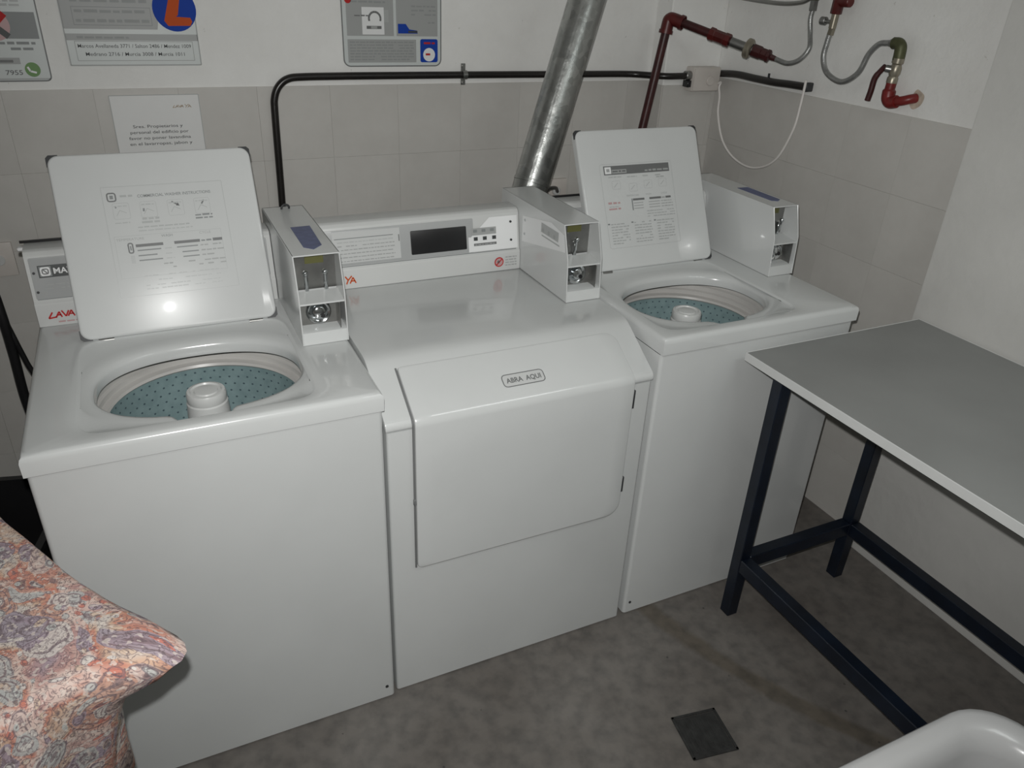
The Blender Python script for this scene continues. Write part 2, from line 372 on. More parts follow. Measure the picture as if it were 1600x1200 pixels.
def thing(name, label, cat, loc, group=None):
    o = bpy.data.objects.new(name, None); C.objects.link(o); o.location = loc; o.empty_display_size = 0.1
    ORG[o.name] = Vector(loc); o['label'] = label; o['category'] = cat
    if group: o['group'] = group
    return o
def tag(o, label, cat, group=None):
    o['label'] = label; o['category'] = cat
    if group: o['group'] = group
    return o
def struct(name, bm, mats, **k):
    o = obj(name, bm, mats, base=(0, 0, 0), **k); o['kind'] = 'structure'; return o
# --- flat print (lettering, bars, pictograms) laid on a surface as one mesh
_tc = {}
def text_mesh(s, bold):
    key = (s, bold)
    if key in _tc: return _tc[key]
    cu = bpy.data.curves.new('t', 'FONT'); cu.body = s; cu.resolution_u = 3; cu.offset = bold
    o = bpy.data.objects.new('t', cu); C.objects.link(o)
    bpy.context.view_layer.update()
    dg = bpy.context.evaluated_depsgraph_get()
    me = bpy.data.meshes.new_from_object(o.evaluated_get(dg))
    vs_ = [v.co.copy() for v in me.vertices]; fs = [list(p.vertices) for p in me.polygons]
    bpy.data.objects.remove(o); bpy.data.curves.remove(cu); bpy.data.meshes.remove(me)
    _tc[key] = (vs_, fs); return _tc[key]
class Print:
    def __init__(s, F, lift=0.0006): s.F = F; s.bm = bmesh.new(); s.mats = []; s.lift = lift
    def mi(s, m):
        if m not in s.mats: s.mats.append(m)
        return s.mats.index(m)
    def poly(s, pts, m, layer=0):
        vv = [s.bm.verts.new(s.F.p(u, v, s.lift + layer * 0.0004)) for u, v in pts]
        f = s.bm.faces.new(vv); f.material_index = s.mi(m); f.normal_update()
        if f.normal.dot(s.F.N) < 0: f.normal_flip()
    def rect(s, u0, v0, u1, v1, m, layer=0): s.poly([(u0, v0), (u1, v0), (u1, v1), (u0, v1)], m, layer)
    def circle(s, u, v, r, m, layer=0, n=24, ry=None):
        s.poly([(u + r * math.cos(2 * PI * i / n), v + (ry or r) * math.sin(2 * PI * i / n)) for i in range(n)], m, layer)
    def line(s, pts, w, m, layer=0):
        for (a, b), (c, d) in zip(pts[:-1], pts[1:]):
            t = Vector((c - a, d - b)); L_ = t.length
            if L_ < 1e-9: continue
            nx, ny = -t.y / L_ * w / 2, t.x / L_ * w / 2
            s.poly([(a + nx, b + ny), (a - nx, b - ny), (c - nx, d - ny), (c + nx, d + ny)], m, layer)
    def frame(s, u0, v0, u1, v1, w, m, layer=0):
        s.line([(u0, v0), (u1, v0)], w, m, layer); s.line([(u0, v1), (u1, v1)], w, m, layer)
        s.line([(u0, v0), (u0, v1)], w, m, layer); s.line([(u1, v0), (u1, v1)], w, m, layer)
    def outline(s, pts, w, m, layer=0): s.line(list(pts) + [pts[0]], w, m, layer)
    def text(s, t, u0, v0, width, h, m, layer=1, bold=0.0, slant=0.0):
        V_, Fs = text_mesh(t, bold)
        x0 = min(v.x for v in V_); x1 = max(v.x for v in V_)
        sx = width / max(1e-6, x1 - x0); sy = h / 0.7
        vv = [s.bm.verts.new(s.F.p(u0 + (v.x - x0) * sx + slant * v.y * sy, v0 + v.y * sy, s.lift + layer * 0.0004)) for v in V_]
        k = s.mi(m)
        for f in Fs:
            try:
                ff = s.bm.faces.new([vv[i] for i in f]); ff.material_index = k; ff.normal_update()
                if ff.normal.dot(s.F.N) < 0: ff.normal_flip()
            except ValueError: pass
    def words(s, u0, u1, v, h, m, layer=1, fill=0.92):
        """a line of print too small to read, as word-length dashes"""
        u = u0
        while u < u1 - h * 0.8:
            wl = min(random.uniform(1.6, 5.0) * h, u1 - u)
            if random.random() < fill: s.rect(u, v, u + wl, v + h * random.uniform(0.75, 1.0), m, layer)
            u += wl + h * 0.7
    def done(s, name, parent, label=None): return obj(name, s.bm, s.mats, parent, smooth=0, recalc=False, label=label)
    def top(s, name, parent=None): return obj(name, s.bm, s.mats, parent, smooth=0, recalc=False)

# ------------------------------------------------------------------ the room
YB, XR, XP, YF, XB = 1.240, 2.330, 2.262, 1.147, 2.083     # back wall, tiled right wall, plastered pier, corner boxing
ZT, ZTR, ZTB = 1.343, 1.364, 1.337                         # tops of the tiling
CEIL = 2.42
bm = new_bm(); box(bm, (-1.3, -3.0, -0.12), (2.6, 1.4, 0.0)); struct('floor', bm, FLOOR, smooth=0)
bm = new_bm(); box(bm, (-1.3, -3.0, CEIL), (2.6, 1.4, CEIL + 0.1)); struct('ceiling', bm, PLASTER, smooth=0)
bm = new_bm(); box(bm, (-1.4, YB, 0), (2.6, YB + 0.12, CEIL)); wback = struct('wall_back', bm, PLASTER, smooth=0)
bm = new_bm(); box(bm, (XR, 0.0, 0), (XR + 0.27, YB, CEIL)); wright = struct('wall_right', bm, PLASTER, smooth=0)
bm = new_bm(); box(bm, (XP, -3.0, 0), (XP + 0.3, 0.018, CEIL), 0.006, 2); struct('wall_pier', bm, PIERP)
bm = new_bm(); box(bm, (XB, YF, 0), (XR + 0.002, YB + 0.002, CEIL), 0.004, 1); wcorner = struct('wall_corner', bm, PLASTER)
bm = new_bm(); box(bm, (-1.42, -3.0, 0), (-1.3, 1.4, CEIL)); struct('wall_left', bm, PLASTER, smooth=0)
bm = new_bm(); box(bm, (-1.4, -3.12, 0), (2.6, -3.0, CEIL)); struct('wall_front', bm, PLASTER, smooth=0)
P = 0.2243
_tm = {}
def tile_mesh(wu, hv):
    key = (round(wu, 4), round(hv, 4))
    if key not in _tm:
        b = bmesh.new(); F = Frame((0, 0, 0), (1, 0, 0), (0, 1, 0))
        g = 0.00022
        o0 = [(g, g), (wu - g, g), (wu - g, hv - g), (g, hv - g)]
        e = g + 0.0006
        o1 = [(e, e), (wu - e, e), (wu - e, hv - e), (e, hv - e)]
        loft(b, [[F.p(u, v, -0.001) for u, v in o0], [F.p(u, v, 0.0040) for u, v in o0], [F.p(u, v, 0.0042) for u, v in o1]], False, True)
        me = bpy.data.meshes.new('tile'); b.to_mesh(me); b.free(); me.materials.append(TILE); _tm[key] = me
    return _tm[key]
def tiling(parent, O, U, V, u0, u1, top, phase):
    F = Frame(O, U, V); M = Matrix((F.U, F.V, F.N)).transposed().to_4x4()
    bk = new_bm(); slab(bk, F, [(u0, 0), (u1, 0), (u1, top), (u0, top)], -0.002, 0.0012); obj('tile_backing', bk, GROUT, parent, smooth=0)
    us = [u0]; u = math.floor((u0 - phase) / P) * P + phase
    while u < u1 - 0.004:
        if u > u0 + 0.004: us.append(u)
        u += P
    us.append(u1)
    v1 = top
    while v1 > 0.01:
        v0 = max(0.0, v1 - P)
        for a, b in zip(us[:-1], us[1:]):
            o = bpy.data.objects.new('tile', tile_mesh(b - a, v1 - v0)); C.objects.link(o); o.parent = parent
            m = M.copy(); m.translation = F.p(a, v0, 0.0); o.matrix_local = m
        v1 = v0
tiling(wback, (0, YB, 0), (1, 0, 0), (0, 0, 1), -1.29, XB, ZT, 0.192)
tiling(wcorner, (0, YF, 0), (1, 0, 0), (0, 0, 1), XB, XR, ZTB, XB)
tiling(wcorner, (XB, 0, 0), (0, -1, 0), (0, 0, 1), -YB + 0.006, -YF, ZTB, -YF)
tiling(wright, (XR, 0, 0), (0, -1, 0), (0, 0, 1), -YF + 0.006, -0.022, ZTR, -0.03)

# ------------------------------------------------------------------ coin box shared by the three machines
def coin_box(root, x0, x1, yb, yt, ztop, yback, sticker=None, slides=True, zb=0.914):
    """sheet-metal coin meter: hood with two recesses, coin slide above, chrome lock below"""
    bm = new_bm(); t = 0.003
    zm = 1.028; ym = yb + (yt - yb) * 0.55 - 0.013
    prof = [(yb, zb + 0.001), (ym, zm), (yt, ztop), (yback, ztop), (yback, zb + 0.001)]
    prism(bm, prof, x0, x0 + t, bev=0.0008, seg=1); prism(bm, prof, x1 - t, x1, bev=0.0008, seg=1)
    prism(bm, [(yt, ztop - t), (yt, ztop), (yback, ztop), (yback, ztop - t)], x0 + 0.001, x1 - 0.001)          # hood
    zs = 1.008
    prism(bm, [(ym + 0.004, zs + 0.004), (ym + 0.004, zs), (yb + 0.07, zs + 0.004), (yb + 0.07, zs + 0.012)], x0 + t, x1 - t)  # shelf
    prism(bm, [(yb + 0.085, zs), (yb + 0.088, zs), (yb + 0.088, ztop - t), (yb + 0.085, ztop - t)], x0 + t, x1 - t)      # upper back plate
    prism(bm, [(yb + 0.002, zb + 0.001), (yb + 0.004, zb + 0.030), (yb + 0.014, zb + 0.034), (yb + 0.06, zb + 0.034), (yb + 0.06, zb + 0.001)], x0 + t, x1 - t)  # lip
    prism(bm, [(yback - t, zb + 0.001), (yback, zb + 0.001), (yback, ztop), (yback - t, ztop)], x0 + t, x1 - t)
    h = obj('coin_box', bm, ENAMEL, root, smooth=30)
    bm = new_bm(); prism(bm, [(yb + 0.042, zb + 0.03), (yb + 0.046, zb + 0.03), (yb + 0.052, zs + 0.004), (yb + 0.048, zs + 0.004)], x0 + t, x1 - t - 0.012)
    box(bm, (x1 - t - 0.013, yb + 0.008, zb + 0.03), (x1 - t - 0.011, yb + 0.048, zs), 0)
    obj('lock_plate', bm, STEEL, h, smooth=0)
    bm = new_bm(); box(bm, (x0 + t, yb + 0.081, zs + 0.012), (x1 - t, yb + 0.0845, ztop - 0.006)); obj('slide_plate', bm, DGREY if False else STEEL, h, smooth=0)
    w = x1 - x0; xc = x0 + w * 0.46
    bm = new_bm(); yl = yb + 0.046; zl = zb + 0.064
    lathe(bm, [(0.029, 0.0), (0.029, 0.006), (0.025, 0.011), (0.017, 0.008), (0.0145, 0.006), (0.0145, 0.016), (0.011, 0.018)], n=28, axis=(0, -1, 0.12), org=(xc, yl, zl), cap0=True, cap1=True)
    lk = obj('lock', bm, CHROME, h)
    bm = new_bm(); cyl(bm, (xc + 0.006, yl - 0.012, zl - 0.006), (xc + 0.006, yl - 0.0205, zl - 0.004), 0.0055, 12); obj('keyhole', bm, BLACKP, h)
    if slides:
        for fx in ((0.30, 0.72) if slides == 2 else (0.52,)):
            px = x0 + w * fx
            bm = new_bm(); box(bm, (px - 0.004, yb + 0.066, zs + 0.012), (px + 0.004, yb + 0.081, zs + 0.050), 0.0015, 1)
            tube(bm, [(px, yb + 0.075, zs + 0.012), (px - 0.002, yb + 0.062, zs + 0.030), (px - 0.003, yb + 0.058, zs + 0.056)], 0.0032, 8)
            bmesh.ops.create_uvsphere(bm, u_segments=12, v_segments=8, radius=0.0065, matrix=Matrix.Translation((px - 0.003, yb + 0.057, zs + 0.060)))
            obj('coin_lever', bm, CHROME, h)
        bm = new_bm(); box(bm, (x0 + w * 0.32, yb + 0.0795, ztop - 0.035), (x0 + w * 0.72, yb + 0.0812, ztop - 0.008)); obj('yellow_sticker', bm, YELLOW, h, smooth=0, label='yellow-green sticker inside the coin recess')
    if sticker:
        bm = new_bm(); F = Frame((0, 0, ztop), (1, 0, 0), (0, 1, 0)); slab(bm, F, sticker, 0.0, 0.0007)
        obj('top_sticker', bm, SLATE, h, smooth=0, label='slate-blue sticker on top')
    bm = new_bm()
    for zz in (zb + 0.022,):
        cyl(bm, (x1 - 0.0035, yb + 0.016, zz), (x1 - 0.0075, yb + 0.016, zz), 0.0045, 10)
    obj('side_screw', bm, BUMPER, h)
    return h

# ------------------------------------------------------------------ top-load washers
W, D = 0.6528, 0.684
def ray_rect(cx, cy, a, x0, y0, x1, y1):
    dx, dy = math.cos(a), math.sin(a); t = 9
    if dx > 1e-9: t = min(t, (x1 - cx) / dx)
    if dx < -1e-9: t = min(t, (x0 - cx) / dx)
    if dy > 1e-9: t = min(t, (y1 - cy) / dy)
    if dy < -1e-9: t = min(t, (y0 - cy) / dy)
    return (cx + dx * t, cy + dy * t)
def washer(x0, yf, label, ocx, lidx, coin, variant):
    r = thing('washing_machine', label, 'washing machine', (x0 + W / 2, yf + D / 2, 0), 'top-load washing machines with open lids')
    X = lambda x: x0 + x
    Y = lambda y: yf + y
    # cabinet: bent sheet, front, sides and back
    bm = new_bm(); b = bmesh.new()
    ol = rrect(X(0.0025), Y(0.004), X(W - 0.0015), Y(D - 0.004), 0.009, 4)
    loft(b, [[(x, y, 0.004) for x, y in ol], [(x, y, 0.867) for x, y in ol]], True, False); join(bm, b)
    obj('cabinet', bm, ENAMEL, r)
    for sx in (0.022, W - 0.022):
        bm = new_bm(); cyl(bm, (X(sx), Y(0.006), 0.042), (X(sx), Y(0.002), 0.042), 0.0042, 10); obj('cabinet_screw', bm, BUMPER, r)
    # porcelain top with lid recess, rolled lip and finger notch
    bm = new_bm()
    cx, cy = X(ocx), Y(0.232); A_, B_ = 0.206, 0.158
    RX0, RX1, RY0, RY1 = X(0), X(W), Y(-0.004), Y(D)
    N_ = 128; angs = [2 * PI * i / N_ for i in range(N_)]
    for (xx, yy) in ((RX0, RY0), (RX1, RY0), (RX1, RY1), (RX0, RY1)):
        a = math.atan2(yy - cy, xx - cx) % (2 * PI)
        k = min(range(N_), key=lambda i: abs(angs[i] - a)); angs[k] = a
    qx0, qx1, qy0, qy1 = cx - 0.236, cx + 0.212, Y(0.030), Y(0.462)
    def rect_ring(ins, z): return [(*ray_rect(cx, cy, a, RX0 + ins, RY0 + ins, RX1 - ins, RY1 - ins), z) for a in angs]
    def rec_ring(ins, z):
        out = []
        for a in angs:
            hx = (qx1 - cx if math.cos(a) > 0 else cx - qx0) - ins; hy = (qy1 - cy if math.sin(a) > 0 else cy - qy0) - ins
            p = 9.0; t = (abs(math.cos(a) / hx) ** p + abs(math.sin(a) / hy) ** p) ** (-1 / p)
            out.append((cx + t * math.cos(a), cy + t * math.sin(a), z))
        return out
    def open_ring(e, z):
        out = []
        for a in angs:
            p = 2.35; t = (abs(math.cos(a) / (A_ + e)) ** p + abs(math.sin(a) / (B_ + e)) ** p) ** (-1 / p)
            x, y = t * math.cos(a), t * math.sin(a)
            if math.sin(a) < 0:
                s = max(0.0, min(1.0, (0.062 - abs(x + 0.012)) / 0.022)); s = s * s * (3 - 2 * s); y -= s * (0.032 if e < 0.015 else 0.024 if e < 0.03 else 0.010)
            out.append((cx + x, cy + y, z))
        return out
    rings = [rect_ring(0.0, 0.8705), rect_ring(-0.0005, 0.900), rect_ring(0.0012, 0.9075), rect_ring(0.005, 0.9125), rect_ring(0.011, 0.914),
             rec_ring(0.0, 0.914), rec_ring(0.003, 0.9125), rec_ring(0.007, 0.909), open_ring(0.036, 0.9085), open_ring(0.022, 0.9075), open_ring(0.010, 0.904), open_ring(0.003, 0.898), open_ring(0.0, 0.890), open_ring(0.001, 0.872)]
    loft(bm, rings)
    obj('top_panel', bm, ENAMEL, r, smooth=50)
    # tub ring, perforated basket, agitator
    tx, ty = cx + (0.004 if variant == 1 else 0.020), Y(0.278)
    bm = new_bm()
    lathe(bm, [(0.262, 0.868), (0.246, 0.866), (0.243, 0.852), (0.236, 0.848), (0.235, 0.838), (0.229, 0.834), (0.228, 0.822), (0.222, 0.818), (0.221, 0.806), (0.209, 0.802), (0.206, 0.796), (0.211, 0.791), (0.262, 0.790)], (tx, ty), 64)
    obj('tub_ring', bm, TUBRING, r, smooth=35)
    bm = new_bm(); lathe(bm, [(0.214, 0.797), (0.214, 0.47), (0.190, 0.44), (0.0, 0.44)][:3], (tx, ty), 64, cap1=True)
    obj('basket', bm, basketmat(tx - (x0 + W / 2), ty - (yf + D / 2)), r, smooth=50)
    bm = new_bm(); lathe(bm, [(0.16, 0.444), (0.10, 0.49), (0.060, 0.60), (0.050, 0.70), (0.044, 0.812), (0.0415, 0.815), (0.0425, 0.818), (0.0425, 0.834), (0.040, 0.839), (0.034, 0.840), (0.032, 0.836), (0.026, 0.836), (0.024, 0.839), (0.012, 0.8405)], (tx, ty), 40, cap0=True, cap1=True)
    for k in range(4):
        a = k * PI / 2 + 0.5; c_, s_ = math.cos(a), math.sin(a)
        b = bmesh.new(); loft(b, [[(tx + c_ * q - s_ * h, ty + s_ * q + c_ * h, z) for q, h, z in ((0.04, -0.006, 0.446), (0.15, -0.004, 0.446), (0.15, 0.004, 0.446), (0.04, 0.006, 0.446))],
                                  [(tx + c_ * q - s_ * h, ty + s_ * q + c_ * h, z) for q, h, z in ((0.04, -0.006, 0.68), (0.056, -0.004, 0.68), (0.056, 0.004, 0.68), (0.04, 0.006, 0.68))]], True, True); join(bm, b)
    obj('agitator', bm, PANELW, r, smooth=35)
    # lid, tilted back on its hinge
    a = math.radians(26.0); l0, l1 = lidx
    F = Frame((x0, Y(0.452), 0.919), (1, 0, 0), (0, math.sin(a), math.cos(a)))
    H = 0.4115
    bm = new_bm(); slab(bm, F, rrect(l0 + 0.001, 0.0, l1 - 0.001, H, 0.014), -0.024, -0.0065, 0.003)
    slab(bm, F, rrect(l0, 0.0, l1, H, 0.023, 8), -0.008, 0.0, 0.0055, 4)
    lid = obj('lid', bm, LIDIN, r, smooth=45)
    for cu, cv in ((l0, 0), (l1, 0), (l0, H), (l1, H)):
        bm = new_bm(); su = 1 if cu == l0 else -1; sv = 1 if cv == 0 else -1
        e = 0.0016
        pts = [(cu - su * e, cv + sv * 0.023), (cu - su * e, cv - sv * e + sv * 0.006), (cu - su * e + su * 0.006, cv - sv * e), (cu + su * 0.023, cv - sv * e),
               (cu + su * 0.023, cv + sv * 0.003), (cu + su * 0.009, cv + sv * 0.009), (cu + su * 0.003, cv + sv * 0.023)]
        if su * sv < 0: pts = pts[::-1]
        slab(bm, F, pts, -0.010, -0.0042); obj('corner_bumper', bm, BUMPER, lid, smooth=0)
    for hu in (l0 + 0.05, l1 - 0.05):
        bm = new_bm(); cyl(bm, F.p(hu - 0.016, -0.004, -0.012), F.p(hu + 0.016, -0.004, -0.012), 0.006, 12); obj('hinge', bm, STEEL, lid)
    pr = Print(F, 0.0006); dx = 0.0 if variant == 1 else 0.0
    if variant == 1:
        pr.frame(0.188, 0.085, 0.446, 0.335, 0.0012, FAINT)
        pr.outline(rrect(0.198, 0.303, 0.215, 0.321, 0.004, 3), 0.0030, INK2); pr.rect(0.203, 0.308, 0.210, 0.316, GREY2)
        pr.words(0.224, 0.250, 0.311, 0.005, GREY3); pr.text('COMMERCIAL WASHER INSTRUCTIONS', 0.260, 0.308, 0.158, 0.0066, GREY2, bold=0.01)
        for u, v in ((0.205, 0.262), (0.262, 0.262), (0.320, 0.262), (0.378, 0.262)):
            pr.outline(rrect(u, v, u + 0.034, v + 0.036, 0.004, 3), 0.0009, FAINT)
            pr.line([(u + 0.006, v + 0.008), (u + 0.014, v + 0.02), (u + 0.027, v + 0.013)], 0.0012, GREY3); pr.words(u + 0.003, u + 0.03, v + 0.028, 0.003, FAINT)
        pr.line([(0.330, 0.294), (0.342, 0.286)], 0.003, INK2); pr.poly([(0.338, 0.284), (0.346, 0.283), (0.343, 0.291)], INK2)
        pr.line([(0.394, 0.284), (0.400, 0.293)], 0.0032, INK2); pr.line([(0.268, 0.276), (0.269, 0.283)], 0.004, GREY2); pr.line([(0.2115, 0.287), (0.212, 0.292)], 0.003, GREY2)
        for u0, u1, v, h, m in ((0.205, 0.236, 0.252, 0.003, FAINT), (0.262, 0.298, 0.257, 0.005, GREY3), (0.260, 0.298, 0.249, 0.005, GREY3), (0.322, 0.348, 0.257, 0.005, FAINT),
                                (0.376, 0.414, 0.257, 0.004, GREY2), (0.376, 0.414, 0.250, 0.004, GREY2), (0.250, 0.360, 0.239, 0.0035, GREY3), (0.250, 0.366, 0.231, 0.0035, FAINT)):
            pr.words(u0, u1, v, h, m)
        pr.text('TEMPERATURE', 0.200, 0.2125, 0.058, 0.0055, GREY1); pr.text('WASH', 0.295, 0.2145, 0.024, 0.0058, GREY2); pr.text('CYCLE', 0.378, 0.2145, 0.025, 0.0058, GREY1)
        pr.frame(0.197, 0.128, 0.426, 0.223, 0.0009, FAINT)
        pr.rect(0.238, 0.196, 0.296, 0.2025, INK2); pr.rect(0.320, 0.196, 0.376, 0.2025, INK2); pr.words(0.379, 0.403, 0.197, 0.004, GREY2); pr.rect(0.405, 0.196, 0.426, 0.2025, INK2)
        pr.outline(rrect(0.2225, 0.184, 0.2315, 0.206, 0.003, 3), 0.0030, INK2); pr.rect(0.2255, 0.190, 0.2285, 0.2, GREY2); pr.rect(0.224, 0.160, 0.232, 0.178, FAINT)
        for v, a1 in ((0.187, 0.290), (0.175, 0.280), (0.164, 0.290)):
            pr.rect(0.240, v, a1, v + 0.0028, GREY2); pr.words(0.298, 0.316, v, 0.003, FAINT); pr.rect(0.324 + 0.01 * (v < 0.18), v, 0.370, v + 0.0026, GREY2); pr.words(0.376, 0.426, v, 0.0033, GREY1)
        for v in (0.152, 0.143): pr.words(0.290, 0.426, v, 0.0034, GREY1, fill=0.6)
        for v in (0.128, 0.117, 0.106, 0.098): pr.words(0.245, 0.410, v, 0.0026, FAINT, fill=0.6)
    else:
        pr.outline(rrect(0.135, 0.063, 0.388, 0.310, 0.006, 3), 0.0010, FAINT)
        pr.rect(0.147, 0.2785, 0.379, 0.3045, INK2); pr.rect(0.1505, 0.2815, 0.172, 0.3015, WHITEP, 1); pr.rect(0.156, 0.287, 0.1665, 0.296, GREY1, 2)
        pr.rect(0.174, 0.282, 0.225, 0.293, GREY1, 1); pr.words(0.176, 0.222, 0.2855, 0.005, INK2, 2); pr.words(0.29, 0.375, 0.283, 0.0055, GREY1, 1, 1.0)
        for u0, u1, v, m in ((0.16, 0.205, 0.270, FAINT), (0.225, 0.26, 0.268, FAINT), (0.28, 0.30, 0.268, FAINT), (0.325, 0.358, 0.268, GREY3), (0.328, 0.356, 0.262, GREY3)): pr.words(u0, u1, v, 0.004, m)
        for u, v in ((0.170, 0.236), (0.228, 0.226), (0.282, 0.232), (0.335, 0.234)):
            pr.outline(rrect(u, v, u + 0.028, v + 0.024, 0.003, 3), 0.0008, FAINT); pr.line([(u + 0.006, v + 0.006), (u + 0.020, v + 0.018)], 0.0016, GREY3)
        pr.text('TEMPERATURE', 0.213, 0.2115, 0.045, 0.005, GREY3); pr.text('WASH', 0.282, 0.212, 0.020, 0.005, GREY3); pr.text('CYCLE', 0.338, 0.212, 0.022, 0.005, GREY3)
        pr.words(0.148, 0.189, 0.193, 0.006, PINK); pr.words(0.148, 0.189, 0.176, 0.006, PINK); pr.words(0.15, 0.185, 0.184, 0.003, FAINT)
        pr.rect(0.235, 0.1985, 0.276, 0.2045, INK2); pr.rect(0.294, 0.1985, 0.336, 0.2045, INK2); pr.words(0.338, 0.35, 0.199, 0.004, GREY1); pr.rect(0.353, 0.1985, 0.372, 0.2045, INK2); pr.rect(0.230, 0.170, 0.2335, 0.2045, GREY2)
        for v in (0.190, 0.182, 0.174): pr.rect(0.236, v, 0.27, v + 0.0022, GREY1); pr.rect(0.29, v, 0.33, v + 0.0022, GREY1); pr.words(0.335, 0.377, v, 0.0026, GREY1)
        for v in (0.163, 0.155, 0.147): pr.words(0.28, 0.38, v, 0.0028, GREY3)
        for k, u in enumerate((0.141, 0.223, 0.304)):
            for j in range(8): pr.words(u + 0.006, u + 0.068, 0.132 - j * 0.0082, 0.0034, GREY3, fill=0.9)
            pr.rect(u - 0.004, 0.133, u + 0.003, 0.137, GREY2)
    pr.done('instruction_print', lid, 'faint washing instructions printed inside the lid')
    # control console along the back
    cx0, cx1, cyb, cyt, cback = coin['x0'], coin['x1'], coin['yb'], coin['yt'], 0.672
    bm = new_bm()
    prof = [(Y(0.572), 0.9145), (Y(0.576), 0.968), (Y(0.581), 0.974), (Y(0.600), 1.076), (Y(0.607), 1.085), (Y(0.616), 1.088), (Y(cback), 1.088), (Y(cback), 0.9145)]
    prism(bm, prof, X(0.004), X(cx0) - 0.001, bev=0.002)
    con = obj('console', bm, PANELW, r, smooth=35)
    sl = math.atan2(0.019, 0.102)
    F2 = Frame((x0, Y(0.581), 0.974), (1, 0, 0), (0, math.sin(sl), math.cos(sl)))
    bm = new_bm(); slab(bm, F2, rrect(0.012, 0.004, cx0 - 0.012, 0.100, 0.004, 3), 0.0, 0.0014, 0.0007, 2)
    obj('control_panel', bm, SILVER, con)
    pr = Print(F2, 0.0020)
    if variant == 1:
        pr.rect(0.027, 0.054, 0.143, 0.082, INK); pr.rect(0.0295, 0.0565, 0.1405, 0.0795, GREY2, 1); pr.rect(0.054, 0.0565, 0.1405, 0.0795, INK, 2)
        pr.poly(rrect(0.0315, 0.058, 0.0515, 0.078, 0.004, 3), WHITEP, 2); pr.outline(rrect(0.0355, 0.0625, 0.0475, 0.0735, 0.003, 3), 0.0026, INK2, 3); pr.line([(0.038, 0.072), (0.045, 0.064)], 0.0025, INK2, 3)
        pr.text('MAYTAG', 0.058, 0.0615, 0.078, 0.013, WHITEP, 3, bold=0.02)
        pr.words(0.034, 0.15, 0.036, 0.004, GREY1); pr.words(0.034, 0.14, 0.027, 0.004, GREY1)
    pr.rect(0.014, 0.004, cx0 - 0.016, 0.0055, GREY2)
    pr.done('panel_print', con)
    for u, v in ((0.018, 0.066), (0.018, 0.022), (cx0 - 0.03, 0.066), (cx0 - 0.03, 0.022)):
        bm = new_bm(); cyl(bm, F2.p(u, v, 0.001), F2.p(u, v, 0.0035), 0.0030, 10); obj('panel_screw', bm, BUMPER, con)
    bm = new_bm(); box(bm, (X(-0.004), Y(cback - 0.006), 1.088), (X(cx0 - 0.01), Y(cback), 1.0935)); obj('rear_strip', bm, BLACKP, con, smooth=0)
    if variant == 1:
        F3 = Frame((x0, Y(0.572), 0.9145), (1, 0, 0), (0, 0.004, 0.0535))
        pr = Print(F3, 0.001)
        lava_ya(pr, 0.026, 0.018, 0.105, 0.021)
        pr.words(0.045, 0.115, 0.008, 0.004, PINK)
        pr.done('logo_print', con, 'red hand-drawn lettering on the white band')
        bm = new_bm(); box(bm, (X(-0.010), Y(0.648), 1.075), (X(0.012), Y(0.664), 1.083), 0.002, 1); obj('clip', bm, WHITEP, con)
    cb = coin_box(r, X(cx0), X(cx1), Y(cyb), Y(cyt), 1.117, Y(0.705), [(X(u), Y(v)) for u, v in coin['sticker']] if coin.get('sticker') else None, 2)
    return r, cb, F
def lava_ya(pr, u0, v0, wd, h, m=RED):
    """jagged brush lettering LAVA YA"""
    k = wd / 10.0; w_ = h * 0.16
    def S(pts): pr.line([(u0 + x * k, v0 + y * h) for x, y in pts], w_, m, 1)
    S([(1.0, 0.75), (0.1, 0.08), (1.7, 0.18)])                       # L
    S([(1.5, 0.1), (2.3, 0.75), (2.7, 0.1)]); S([(1.8, 0.38), (2.6, 0.38)])   # A
    S([(2.8, 0.85), (3.5, 0.15), (4.2, 0.8)])                        # V
    S([(3.9, 0.15), (4.7, 0.8), (5.2, 0.1)]); S([(4.2, 0.4), (5.1, 0.4)])     # A
    S([(5.9, 1.0), (6.7, 0.5), (7.8, 1.0)]); S([(6.7, 0.5), (6.2, 0.0)])      # Y
    S([(7.2, 0.05), (8.1, 0.8), (8.9, 0.05)]); S([(7.6, 0.35), (8.7, 0.35)])  # A
washer(0.0, 0.0, 'left white top-load washer with open lid, nearest the paisley cloth', 0.322, (0.0925, 0.5215),
       dict(x0=0.5455, x1=0.6515, yb=0.266, yt=0.304, sticker=[(0.583, 0.515), (0.630, 0.517), (0.625, 0.364), (0.601, 0.338), (0.582, 0.358)]), 1)
washer(1.3625, 0.012, 'right white top-load washer with open lid, in the corner behind the grey table', 0.268, (0.069, 0.500),
       dict(x0=0.560, x1=0.6535, yb=0.262, yt=0.296, sticker=[(0.603, 0.51), (0.644, 0.51), (0.640, 0.36), (0.620, 0.345), (0.603, 0.355)]), 2)

# ------------------------------------------------------------------ dryer between them
DX, DY, DW = 0.6578, 0.0124, 0.6909
dr = thing('tumble_dryer', 'white front-loading dryer with closed door between the two washers', 'dryer', (DX + DW / 2, DY + D / 2, 0))
bm = new_bm(); b = bmesh.new(); ol = rrect(DX + 0.003, DY + 0.002, DX + DW - 0.003, DY + D, 0.007, 4)
loft(b, [[(x, y, 0.004) for x, y in ol], [(x, y, 0.8005) for x, y in ol]], True, True); join(bm, b)
obj('cabinet', bm, ENAMEL, dr)
bm = new_bm()
TOPP = [(DY, 0.8045), (DY, 0.814), (DY + 0.003, 0.821), (DY + 0.008, 0.8265), (DY + 0.124, 0.8985), (DY + 0.138, 0.9065), (DY + 0.150, 0.911), (DY + 0.165, 0.9135), (DY + 0.185, 0.914), (DY + D, 0.914), (DY + D, 0.8045)]
prism(bm, TOPP, DX, DX + DW, bev=0.004, seg=2)
